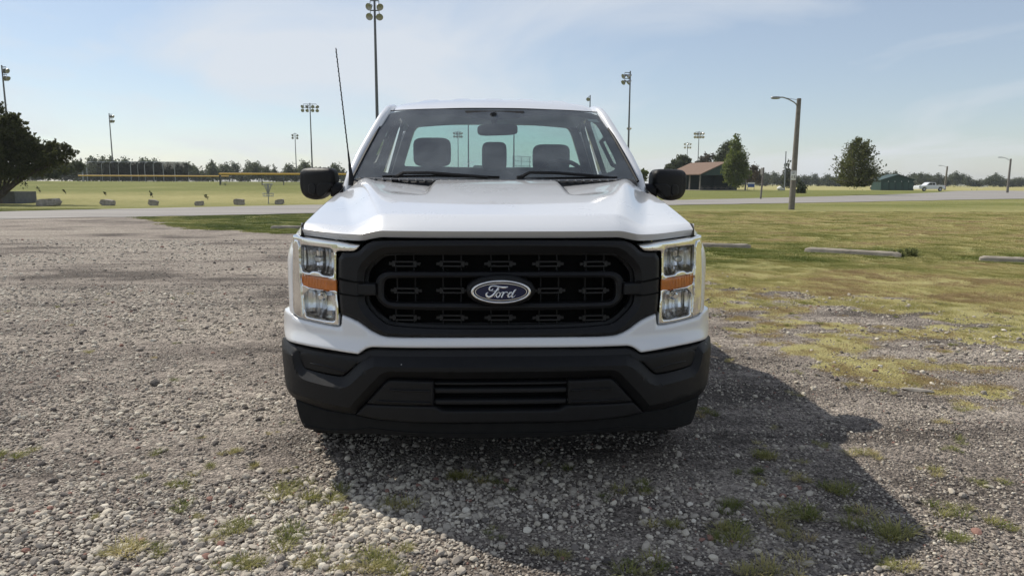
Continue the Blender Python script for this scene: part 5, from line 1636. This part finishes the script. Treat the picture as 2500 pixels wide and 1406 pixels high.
field_light(1441, 233, 155, 1, [-.35], .42, 'field light pole mostly hidden behind the right roof corner', .9)
field_light(1536, 308, 240, 1, [-.3, .3], .42, 'short distant field light pole beside the tall one right of the windshield', .9)
field_light(1707, 321, 262, 2, [-1.3, -.45, .45, 1.3], .5, 'field light pole with two rows of lamps above the bare trees', 1.2)
field_light(1679, 348, 335, 2, [-1.1, 0.1, 1.1], .5, 'most distant field light pole left of the pavilion trees', 1.5)
field_light(1118, 320, 255, 2, [-1.1, -.3, .5, 1.1], .45, 'field light pole seen through the cab beside the left headrest', 1.1)
field_light(1143, 252, 165, 2, [-1.2, 1.2], .4, 'field light pole whose shaft shows through the cab left of the middle headrest', 1)
field_light(1255, 254, 160, 2, [-1.2, 1.2], .4, 'field light pole whose shaft shows through the cab right of the mirror', 1)

def plain_pole(name, b0, t0, Y, r, mat, label, cat='pole'):
    p0 = at(*b0, Y); p1 = at(*t0, Y)
    z0 = float(terrain(p0.x, Y))
    b = MB(); b.tube([(p0.x, Y, min(z0, p0.z)), (p1.x, Y, p1.z)], [r, r * .8], 8)
    return b.build(name, mat, None, label=label, category=cat)
plain_pole('flag_pole', (1915, 462), (1919, 370), 150, .14, M_galv, 'plain grey pole on the lawn left of the streetlight')
plain_pole('leaning_post', (203, 433), (197, 386), 118, .13, M_galv, 'thin leaning grey post at the left end of the batting cage', 'post')

# ---------------------------------------------------------------- street lights
def street_light(base, top, arm, head, label, r):
    x, y = gnd(*base)
    t = empty('street_light', (x, y, 0), 0, label=label, category='street light', group='street lights along the park road')
    O = Vector((x, y, 0))
    tp = at(*top, y) - O
    b = MB(); b.tube([(0, 0, -.1), tuple(tp * .5), tuple(tp)], [r * 1.2, r * 1.02, r * .82], 12); b.build('pole', M_wood, t)
    A = [at(*p, y) - O for p in arm]
    a = MB(); a.tube([tuple(p) for p in resample([tuple(p) for p in A], 10)], .035, 8); a.build('bracket_arm', M_galv, t)
    h0, h1 = [at(*p, y) - O for p in head]
    c = (h0 + h1) / 2; d = h1 - h0
    superell('lamp_head', tuple(c), (abs(d.x) / 2, .13, .075), .7, .7, M_galv, t, 16, 8)
    if len(arm) > 2:
        g = MB(); g.tube([tuple(tp * .985), tuple(A[-1] + Vector((0, 0, .05)))], .012, 4); g.build('guy_rod', M_galv, t)
    return t
s1 = street_light((1932, 511.5), (1951, 241), [(1948, 263), (1942, 252), (1926, 243), (1912, 238), (1900, 238.5)], [(1882, 239.5), (1905, 239)], 'nearest wooden street light with the 15 speed limit sign', .138)
street_light((2306, 464), (2313, 406.5), [(2312, 410), (2304, 405.5), (2299, 404.5)], [(2291, 404.5), (2300, 404.5)], 'distant wooden street light right of the parked white pickup', .22)
street_light((2459, 471), (2468, 388), [(2467, 393), (2455, 386.5), (2446, 384.5)], [(2436, 384.5), (2448, 384.5)], 'wooden street light near the right edge of the picture', .17)

def text_mesh(name, s, size, mat, parent, loc, rot):
    cu = bpy.data.curves.new(name, 'FONT'); cu.body = s; cu.size = size; cu.align_x = 'CENTER'; cu.align_y = 'CENTER'; cu.extrude = .002; cu.offset = size * .012
    ob = bpy.data.objects.new(name, cu); link(ob)
    me = bpy.data.meshes.new_from_object(ob.evaluated_get(bpy.context.evaluated_depsgraph_get()))
    bpy.data.objects.remove(ob)
    o = mo(name, me, mat, parent, False)
    o.location = loc; o.rotation_euler = rot
    return o
sx0, sy0 = gnd(1932, 511.5)
sp = at(1934.2, 429, sy0)
sign = rbox('speed_limit_sign', (0, 0, 0), (.285, .012, .50), .02, M_white, None, 2, label='white 15 speed limit sign on the nearest street light pole', category='road sign')
sign.location = (sp.x - .02, sy0 - .20, sp.z); sign.rotation_euler = (0, 0, R(-14))
for s_, sz, z in (('SPEED', .068, .175), ('LIMIT', .068, .105), ('15', .235, -.085)):
    text_mesh('sign_text', s_, sz, M_blacks, sign, (0, -.0085, z), (math.pi / 2, 0, 0))
bd = MB()
for c, d in (((0, -.0075, .235), (.262, .003, .007)), ((0, -.0075, -.235), (.262, .003, .007)), ((.128, -.0075, 0), (.007, .003, .463)), ((-.128, -.0075, 0), (.007, .003, .463))):
    bd.box(c, d)
bd.build('sign_border', M_blacks, sign, False)
# post with a narrow board turned edge-on
x, y = gnd(1857, 486); s = y / FPX
t = empty('sign_post', (x, y, 0), 0, label='dark post with a pale board seen nearly edge on, beyond the road', category='sign')
b = MB(); b.tube([(0, 0, 0), (.12, 0, 75 * s)], .085, 8); b.build('post', M_wood, t)
rbox('board', (-.02, -.05, 66 * s), (8 * s, .06, 16 * s), .02, M_tan, t, 1, Matrix.Rotation(R(20), 3, 'Z'))

# ---------------------------------------------------------------- pavilion
pv = on(1767, 150); ang = R(24)
pav = empty('picnic_pavilion', (pv.x, pv.y, 0), ang, label='open picnic pavilion with brown roof and dark green gable on the lawn', category='pavilion')
hwid, plen, ez_, rz_ = 6.2, 10.5, 3.35, 5.75
b = MB()
for sx in (-1, 1):
    e0, e1 = Vector((sx * (hwid + .5), -.7, ez_ - .2)), Vector((sx * (hwid + .5), plen + .7, ez_ - .2)); r0, r1 = Vector((0, -.7, rz_)), Vector((0, plen + .7, rz_))
    up_ = Vector((0, 0, .18))
    b.add([e0, e1, r1, r0, e0 + up_, e1 + up_, r1 + up_, r0 + up_], [(0, 1, 2, 3), (7, 6, 5, 4), (0, 4, 5, 1), (1, 5, 6, 2), (0, 3, 7, 4)])
b.build('roof', M_roofb, pav, False)
for yy_ in (-.05, plen + .05):
    g = MB(); g.add([(-hwid, yy_, ez_ - .25), (hwid, yy_, ez_ - .25), (hwid, yy_, ez_), (0, yy_, rz_ - .05), (-hwid, yy_, ez_), (-hwid, yy_ + .1, ez_ - .25), (hwid, yy_ + .1, ez_ - .25), (hwid, yy_ + .1, ez_), (0, yy_ + .1, rz_ - .05), (-hwid, yy_ + .1, ez_)], [(0, 1, 2, 3, 4), (9, 8, 7, 6, 5), (0, 5, 6, 1)])
    g.build('gable', M_green, pav, False)
for sx in (-1, 1):
    for k in range(4):
        rbox('post', (sx * (hwid - .2), .2 + k * (plen - .4) / 3, ez_ / 2 - .1), (.26, .26, ez_ - .2), .02, M_wood, pav, 1)
wl = MB(); wl.box((0, plen - .2, 1.6), (hwid * 2 - .5, .12, 3.2)); wl.build('back_light_block', M_green, pav, False)  # added behind the open posts to keep the space under the roof dark
wl = MB(); wl.box((hwid - .35, plen / 2 + 1.2, 1.6), (.12, plen - 3, 3.2)); wl.build('side_light_block', M_green, pav, False)  # added to stop daylight coming through on the right
rbox('slab', (0, plen / 2, .03), (hwid * 2 + 1, plen + 1, .1), .02, M_concrete, pav, 1)
def picnic_table(loc, rz, label):
    t = empty('picnic_table', loc, rz, label=label, category='picnic table', group='tables under the pavilion')
    rbox('table_top', (0, 0, .75), (2.4, .75, .06), .01, M_wood, t, 1)
    for s_ in (-1, 1):
        rbox('bench', (0, s_ * .72, .45), (2.4, .28, .05), .01, M_wood, t, 1)
        l = MB(); l.box((s_ * .85, 0, .37), (.08, .10, .74)); l.box((s_ * .85, 0, .40), (.08, 1.6, .08)); l.box((s_ * .85, .4, .2), (.08, .08, .4)); l.box((s_ * .85, -.4, .2), (.08, .08, .4)); l.build('leg', M_wood, t, False)
MR = Matrix.Translation((pv.x, pv.y, 0)) @ Matrix.Rotation(ang, 4, 'Z')
for i, (lx, ly) in enumerate(((-3.6, 1.6), (0.2, 1.8), (3.4, 2.0))):
    p = MR @ Vector((lx, ly, .08))
    picnic_table(p, ang, ('leftmost picnic table under the pavilion', 'middle picnic table under the pavilion', 'rightmost picnic table under the pavilion')[i])

# green shed with a shallow gable
gx0, gy0 = gnd(2190, 465); s = gy0 / FPX
shd = empty('green_shed', (gx0, gy0, 0), R(-3), label='dark green gabled shed beside the parked white pickup', category='shed')
w_, e_, p_, dp = 39 * s, 25 * s, 36.5 * s, 5.0
b = MB(); b.add([(-w_, 0, 0), (w_, 0, 0), (w_, 0, e_), (0, 0, p_), (-w_, 0, e_), (-w_, dp, 0), (w_, dp, 0), (w_, dp, e_), (0, dp, p_), (-w_, dp, e_)], [(0, 1, 2, 3, 4), (9, 8, 7, 6, 5), (1, 6, 7, 2), (0, 4, 9, 5)]); b.build('wall', M_green, shd, False)
for sx in (-1, 1):
    b = MB(); b.add([(sx * (w_ + .3), -.3, e_ - .12), (sx * (w_ + .3), dp + .3, e_ - .12), (0, dp + .3, p_ + .08), (0, -.3, p_ + .08), (sx * (w_ + .3), -.3, e_), (sx * (w_ + .3), dp + .3, e_), (0, dp + .3, p_ + .2), (0, -.3, p_ + .2)], [(0, 1, 2, 3), (7, 6, 5, 4), (0, 3, 7, 4), (1, 5, 6, 2), (0, 4, 5, 1)]); b.build('roof', pmat('shed_roof', (0.02, .05, .042), .5), shd, False)
for k, xx in enumerate((-.72, -.32, .08, .5, .82)):
    rbox('door_panel', (xx * w_, -.03, .95), (.28 * w_, .06, 1.7 if k != 4 else 1.2), .02, pmat('shed_door', (.022, .060, .048), .6), shd, 1)
    rbox('wall_lamp', ((xx + .14) * w_, -.08, 2.02), (.16, .12, .14), .03, M_white, shd, 1)

# white pickup parked beside the shed, seen from the side, nose to the left
wx, wy = gnd(2268, 467); s = 66 * wy / FPX / 5.85
def pk(name, pts, y0, y1, mat, par):
    n_ = len(pts); vs = [(x * s, y0, z * s) for x, z in pts] + [(x * s, y1, z * s) for x, z in pts]
    fs = [tuple(range(n_)), tuple(range(n_, 2 * n_))[::-1]] + [(i, i + n_, (i + 1) % n_ + n_, (i + 1) % n_) for i in range(n_)]
    return mk(name, vs, fs, mat, par, False)
fp_ = empty('parked_pickup', (wx, wy, 0), R(4), label='white pickup parked side on in front of the green shed', category='pickup truck')
body = pk('body', [(-2.9, .45), (-2.92, .95), (-2.75, 1.12), (-1.35, 1.22), (-.55, 1.28), (.95, 1.28), (.98, 1.22), (2.85, 1.25), (2.92, 1.1), (2.92, .55), (2.3, .5), (2.22, .8), (1.95, .95), (1.65, .95), (1.4, .8), (1.33, .48), (-1.25, .42), (-1.33, .78), (-1.6, .95), (-1.9, .95), (-2.18, .78), (-2.25, .45)], -1, 1, M_paint, fp_)
cabp = pk('cab', [(-1.35, 1.22), (-.62, 1.82), (-.4, 1.88), (.72, 1.86), (.95, 1.28)], -.82, .82, M_paint, fp_)
pk('window', [(-1.05, 1.30), (-.55, 1.73), (.02, 1.77), (.02, 1.30)], -.84, -.825, M_darkgl, cabp)
pk('window', [(.10, 1.30), (.10, 1.77), (.62, 1.75), (.72, 1.32)], -.84, -.825, M_darkgl, cabp)
for xw in (-1.75, 1.8):
    w = MB(); w.lathe([(.2, -.12), (.38, -.12), (.40, -.06), (.40, .06), (.38, .12), (.2, .12)], 20, Matrix.Translation((xw * s, -.88, .40 * s)) @ Matrix.Rotation(math.pi / 2, 4, 'X')); w_o = w.build('wheel', M_tyre, fp_)
    q = MB(); q.lathe([(.0, .10), (.24, .10), (.26, .125), (.0, .128)], 16, Matrix.Translation((xw * s, -.88, .40 * s)) @ Matrix.Rotation(math.pi / 2, 4, 'X')); q.build('rim', M_lamp, w_o)
pk('headlight', [(-2.935, .92), (-2.90, 1.06), (-2.62, 1.10), (-2.66, .96)], -1.01, -.9, M_darkgl, fp_)
pk('tail_light', [(2.84, .85), (2.84, 1.18), (2.94, 1.14), (2.94, .85)], -1.012, -.9, pmat('tail_red', (.35, .02, .02), .3), fp_)
# small dark cart, white boulder, info board
cx0, cy0 = gnd(2132, 464); s2 = cy0 / FPX
ct = empty('utility_cart', (cx0, cy0, 0), 0, label='small dark utility cart with a pale bed, parked left of the green shed', category='cart')
rbox('body', (0, 0, 4.6 * s2), (13 * s2, .9, 5 * s2), .05, M_blacks, ct, 2); rbox('cargo_bed', (0, 0, 9 * s2), (13 * s2, .95, 4 * s2), .05, M_tan, ct, 2)
for q in (-1, 1):
    w = MB(); w.lathe([(.0, -.08), (.2, -.08), (.22, 0), (.2, .08), (.0, .08)], 12, Matrix.Translation((q * 4.2 * s2, -.45, .22)) @ Matrix.Rotation(math.pi / 2, 4, 'X')); w.build('wheel', M_tyre, ct)
wbx, wby = gnd(1905, 465.5)
vs, fs = ico(3, 9, .02)
wb = mk('white_boulder', [(v.x * .72, v.y * .6, v.z * .52 + .42 - .12 * v.x * (v.x > 0)) for v in vs], fs, pmat('white_rock', (.72, .71, .68), .8, var=.08, vscale=3), None, True, 30, label='rounded white rock on the lawn at the foot of the plain grey pole', category='rock'); wb.location = (wbx, wby, 0)
bo = on(1834, 158); ib = empty('notice_board', bo, 0, label='blue and white notice board right of the pavilion trees', category='notice board')
rbox('board', (0, 0, 1.0), (1.5, .08, .75), .02, M_blueb, ib, 1); rbox('header', (0, -.02, 1.5), (1.5, .08, .28), .02, M_white, ib, 1)
for q in (-1, 1):
    rbox('post', (q * .7, .06, .75), (.09, .06, 1.5), .01, M_wood, ib, 1)
# lawn sprinklers throwing water
for i, (bx, by, ex_, ey) in enumerate(((2372, 464, 2338, 452), (2385, 464.5, 2412, 455))):
    x, y = gnd(bx, by); O = Vector((x, y, 0))
    t = empty('sprinkler', O, 0, label=('left sprinkler throwing water to the left across the far lawn', 'right sprinkler throwing water to the right across the far lawn')[i], category='sprinkler')
    rbox('head', (0, 0, .15), (.12, .12, .3), .02, M_galv, t, 1)
    e = at(ex_, ey, y) - O
    b = MB(); b.tube([(0, 0, .3), tuple(e * .35 + Vector((0, 0, .25))), tuple(e * .7 + Vector((0, 0, .3))), tuple(e)], [.03, .14, .22, .30], 8, cap=False); b.build('spray', M_spray, t)

# ---------------------------------------------------------------- ball field fences, batting cage, backstop
def fence(name, pts, zh, label, cap_mat, step=3.0):
    P = [Vector(p) for p in pts]
    t = empty(name, P[0], 0, label=label, category='fence')
    O = P[0]
    for a, b_ in zip(P[:-1], P[1:]):
        L_ = (b_ - a).length; n_ = max(1, int(round(L_ / step)))
        for k in range(n_ + 1):
            p = a.lerp(b_, k / n_) - O
            m_ = MB(); m_.tube([tuple(p), tuple(p + Vector((0, 0, zh)))], .05, 6); m_.build('post', M_polem, t)
        q = MB(); q.add([a - O, b_ - O, b_ - O + Vector((0, 0, zh)), a - O + Vector((0, 0, zh))], [(0, 1, 2, 3)]); q.build('chain_link', M_chain, t, False)
        c = MB(); c.tube([tuple(a - O + Vector((0, 0, zh))), tuple(b_ - O + Vector((0, 0, zh)))], .10, 8); c.build('cap_rail', cap_mat, t)
    return t
def fpt(px, Y):
    return on(px, Y)
fence('outfield_fence', [fpt(540, 100), fpt(537, 80), fpt(640, 81), fpt(745, 82), fpt(900, 86)], 1.25, 'chain link outfield fence with orange cap left of the door mirror', M_yellow)
fence('infield_fence', [fpt(193, 116), fpt(300, 117), fpt(425, 117), fpt(537, 117), fpt(560, 117)], .95, 'low chain link fence with yellow cap in front of the batting cage', M_yellow)
cg0 = on(215, 124)
cage = empty('batting_cage', cg0, 0, label='long batting cage of bent steel hoops hung with black netting', category='batting cage')
cl_ = at(428, 440, 124).x - cg0.x; chh = 3.35
hoops = [0, .17, .26, .36, .5, .58, .66, .76, .87, 1.0]
for k, q in enumerate(hoops):
    x = q * cl_
    m_ = MB(); m_.tube([(x, 0, 0), (x, 0, chh - .5), (x + .18, 0, chh - .12), (x + .55, .4, chh), (x + .55, 4.4, chh), (x + .1, 4.9, chh - .4), (x, 5, 0)], .075 if k in (0, 4, 6, 7, 8, 9) else .045, 6); m_.build('hoop', M_galv, cage)
for nm, vs in (('front_net', [(0.05, .06, .1), (cl_, .06, .1), (cl_ + .3, .1, chh - .08), (.4, .1, chh - .08)]), ('back_net', [(0.05, 4.9, .1), (cl_, 4.9, .1), (cl_ + .3, 4.8, chh - .08), (.4, 4.8, chh - .08)]), ('middle_net', [(0.05, 2.5, .1), (cl_, 2.5, .1), (cl_ + .3, 2.5, chh - .2), (.4, 2.5, chh - .2)]), ('roof_net', [(.5, .3, chh - .06), (cl_ + .4, .3, chh - .06), (cl_ + .4, 4.5, chh - .06), (.5, 4.5, chh - .06)]), ('end_net', [(cl_, .1, .1), (cl_, 4.9, .1), (cl_ + .2, 4.8, chh - .1), (cl_ + .2, .1, chh - .1)])):
    mk(nm, vs, [(0, 1, 2, 3)], M_net, cage, False)
m_ = MB(); m_.tube([(.5, .3, chh), (cl_ * .5, .3, chh + .02), (cl_ + .5, .3, chh)], .05, 6); m_.build('top_rail', M_galv, cage)
# dugouts and the backstop seen through the cab
bs0 = on(1252, 112); s = 112 / FPX
bst = empty('backstop', bs0, 0, label='wire backstop with slender posts seen through the cab right of the middle headrest', category='backstop')
for k in range(3):
    m_ = MB(); m_.tube([(k * 20 * s, 0, 0), (k * 20 * s, 0, 4.9 - .1 * k)], .05, 6); m_.build('post', M_galv, bst)
for z in (3.4, 4.1, 4.85):
    m_ = MB(); m_.tube([(0, 0, z), (44 * s, 0, z - .1)], .035, 6); m_.build('rail', M_galv, bst)
mk('wire', [(0, .02, 0), (44 * s, .02, 0), (44 * s, .02, 4.7), (0, .02, 4.8)], [(0, 1, 2, 3)], M_chain, bst, False)
for i, (px0, px1, zt, lb) in enumerate(((1152, 1196, 3.1, 'dark low dugout roof seen through the cab left of the middle headrest'), (1253, 1302, 3.3, 'dark low dugout roof seen through the cab beside the driver headrest'))):
    a = on(px0, 118); w_ = (px1 - px0) * 118 / FPX
    t = empty('dugout', a, 0, label=lb, category='dugout')
    b = MB(); b.add([(0, 0, zt - .5), (w_, 0, zt - .5), (w_ * .85, .6, zt), (w_ * .12, .6, zt), (0, 3, zt - .5), (w_, 3, zt - .5)], [(0, 1, 2, 3), (3, 2, 5, 4), (1, 5, 2), (0, 3, 4), (0, 4, 5, 1)]); b.build('roof', M_blacks, t, False)
    b = MB(); b.box((w_ / 2, 2.9, (zt - .5) / 2), (w_, .15, zt - .5)); b.build('wall', M_conc_dk, t, False)
    for q in (.03, .97):
        rbox('post', (w_ * q, .1, (zt - .5) / 2), (.12, .12, zt - .5), .01, M_galv, t, 1)

# ---------------------------------------------------------------- limestone blocks beside the road
def block(px, py, wpx, hpx, label, seed, tilt=0):
    x, y = gnd(px, py); s = y / FPX
    rgl = random.Random(seed)
    bm = bmesh.new(); bmesh.ops.create_cube(bm, size=1)
    bmesh.ops.subdivide_edges(bm, edges=bm.edges[:], cuts=5, use_grid_fill=True)
    ph = [rgl.uniform(0, 6) for _ in range(6)]
    for v in bm.verts:
        c = v.co.copy()
        k = 1 - .10 * (abs(c.x * 2) ** 4 * abs(c.z * 2) ** 4) - .06 * (abs(c.x * 2) ** 4 * abs(c.y * 2) ** 4)
        nz = .05 * math.sin(c.x * 7 + ph[0]) * math.sin(c.z * 9 + ph[1]) + .05 * math.sin(c.y * 6 + ph[2] + c.x * 4) + rgl.uniform(-.025, .025)
        v.co = Vector((c.x * k + nz * .5, c.y * k + nz * .6, c.z * k + nz * .6 + .12 * c.x * math.sin(ph[3])))
        v.co = Vector((v.co.x * wpx * s, v.co.y * wpx * s * .55, (v.co.z + .47) * hpx * s))
    me = bpy.data.meshes.new('limestone_block'); bm.to_mesh(me); bm.free()
    o = mo('limestone_block', me, M_lime, None, True, 32, label=label, category='boulder', group='limestone blocks beside the road')
    o.location = (x, y, 0); o.rotation_euler = (0, R(tilt), R(rgl.uniform(-12, 12)))
block(120, 502.5, 48, 17, 'widest limestone block, nearest the concrete planter', 1)
block(263, 501.5, 33, 14, 'dark limestone block with a slanting pale top, second from the planter', 2, 5)
block(374, 501.5, 21, 14, 'small dark limestone block, third from the planter', 3, 8)
block(487, 502, 20, 11, 'low pale limestone block, fourth from the planter', 4)
block(584, 500, 24, 14, 'square limestone block left of the disc golf basket', 5)
block(683, 499, 20, 12, 'limestone block just right of the disc golf basket', 6, -3)

# disc golf basket
x, y = gnd(656, 498); s = y / FPX
dg = empty('disc_golf_basket', (x, y, 0), 0, label='disc golf basket with hanging chains on a post beside the road', category='disc golf basket')
b = MB(); b.tube([(0, 0, 0), (0, 0, 49 * s)], .03, 8); b.build('post', M_galv, dg)
def hoop(z, r, rr, nm, par):
    b = MB(); b.add(*torus((0, 0, z), r, rr, Matrix.Identity(3), 24, 6)); return b.build(nm, M_galv, par)
tb = hoop(47 * s, .29, .035, 'top_band', dg); b1 = hoop(25 * s, .34, .022, 'basket_rim', dg); b2 = hoop(18.5 * s, .32, .022, 'basket_floor', dg)
for k in range(12):
    a = 2 * math.pi * k / 12
    b = MB(); b.tube([(.27 * math.cos(a), .27 * math.sin(a), 47 * s), (.14 * math.cos(a), .14 * math.sin(a), 36 * s), (.05 * math.cos(a), .05 * math.sin(a), 26 * s)], .014, 5); b.build('chain', M_galv, dg)
    b = MB(); b.tube([(.34 * math.cos(a), .34 * math.sin(a), 25 * s), (.32 * math.cos(a), .32 * math.sin(a), 18.5 * s), (0.02 * math.cos(a), .02 * math.sin(a), 18 * s)], .010, 5); b.build('basket_wire', M_galv, b1)

# ---------------------------------------------------------------- concrete wheel stops and a loose rock
def wheel_stop(p0, p1, label, hgt=.105, wid=.16):
    a, b_ = Vector((*gnd(*p0), 0)), Vector((*gnd(*p1), 0))
    L_ = (b_ - a).length; rz = math.atan2(b_.y - a.y, b_.x - a.x)
    bm = bmesh.new()
    n_ = 24; prof = [(-wid / 2, 0), (-wid / 2 * .9, hgt * .75), (-wid * .32, hgt), (wid * .32, hgt), (wid / 2 * .9, hgt * .75), (wid / 2, 0)]
    rgl = random.Random(int(p0[0])); G_ = []
    for i in range(n_ + 1):
        q = i / n_ * L_; e = 1 - .25 * (1 if i in (0, n_) else 0)
        G_.append([bm.verts.new((q, y_ * (1 if z_ < .01 else e) + rgl.uniform(-.003, .003), z_ * (e if z_ > .05 else 1) + (rgl.uniform(-.003, .003) if z_ > .01 else 0))) for y_, z_ in prof])
    for i in range(n_):
        for j in range(5):
            bm.faces.new((G_[i][j], G_[i + 1][j], G_[i + 1][j + 1], G_[i][j + 1]))
    bm.faces.new(G_[0]); bm.faces.new(G_[-1][::-1])
    bmesh.ops.recalc_face_normals(bm, faces=bm.faces[:])
    me = bpy.data.meshes.new('wheel_stop'); bm.to_mesh(me); bm.free()
    o = mo('wheel_stop', me, M_concrete, None, True, 25, label=label, category='wheel stop', group='concrete wheel stops at the edge of the lot')
    o.location = (a.x, a.y, -.005); o.rotation_euler = (0, 0, rz)
wheel_stop((1640, 603), (1832, 607), 'concrete wheel stop partly hidden by the right headlight')
wheel_stop((1966, 615), (2200, 629), 'full length concrete wheel stop in the grass right of the truck')
wheel_stop((2391, 638), (2640, 648), 'concrete wheel stop cut off by the right edge of the picture')
wheel_stop((663, 559), (800, 560), 'concrete wheel stop on the grass left of the truck')
# clump of weeds grown over the end of the long wheel stop
x, y = gnd(2205, 627)
leaves_mesh('weed_clump', [(0, 0, .05, .22, .12, .08), (.18, 0, .05, .15, .1, .07), (-.15, 0, .06, .12, .1, .07)], 500, .018, 90, M_junip, None, feather=.4, aspect=1.8, cr=.3).location = (x, y, 0)
wc = [o for o in bpy.data.objects if o.name == 'weed_clump'][0]; wc['label'] = 'dark weeds grown over the right end of the long wheel stop'; wc['category'] = 'weeds'
rx, ry = gnd(379, 941)
vs, fs = ico(3, 21, .03)
rk = mk('loose_rock', [(v.x * .034, v.y * .030, v.z * .026 + .018) for v in vs], fs, pmat('dark_rock', (.10, .09, .08), .9, var=.3, vscale=30), None, True, 28, label='single dark fist sized rock lying on the gravel left of the truck', category='rock')
rk.location = (rx, ry, 0)
fx_, fy_ = gnd(2240, 955)
vs, fs = ico(3, 33, .03)
fr2 = mk('flat_stone', [(v.x * .10, v.y * .035, v.z * .014 + .010) for v in vs], fs, M_lime, None, True, 28, label='long flat grey stone lying in the gravel right of the truck', category='rock')
fr2.location = (fx_, fy_, 0); fr2.rotation_euler = (0, 0, R(-25))

# ================================================================ HAZE: the air the far trees fade into
hm = bpy.data.materials.new('haze_air'); hm.use_nodes = True
hn = hm.node_tree; hn.nodes.clear()
ho = hn.nodes.new('ShaderNodeOutputMaterial'); hv = hn.nodes.new('ShaderNodeVolumePrincipled')
hv.inputs['Color'].default_value = (0.86, 0.91, 0.97, 1)
hv.inputs['Density'].default_value = 0.0002
hv.inputs['Anisotropy'].default_value = 0.3
hn.links.new(hv.outputs[0], ho.inputs['Volume'])
b = MB(); b.box((0, 1100, 13.0), (4200, 2500, 30.0))
b.build('haze', hm, None, False, kind='stuff')
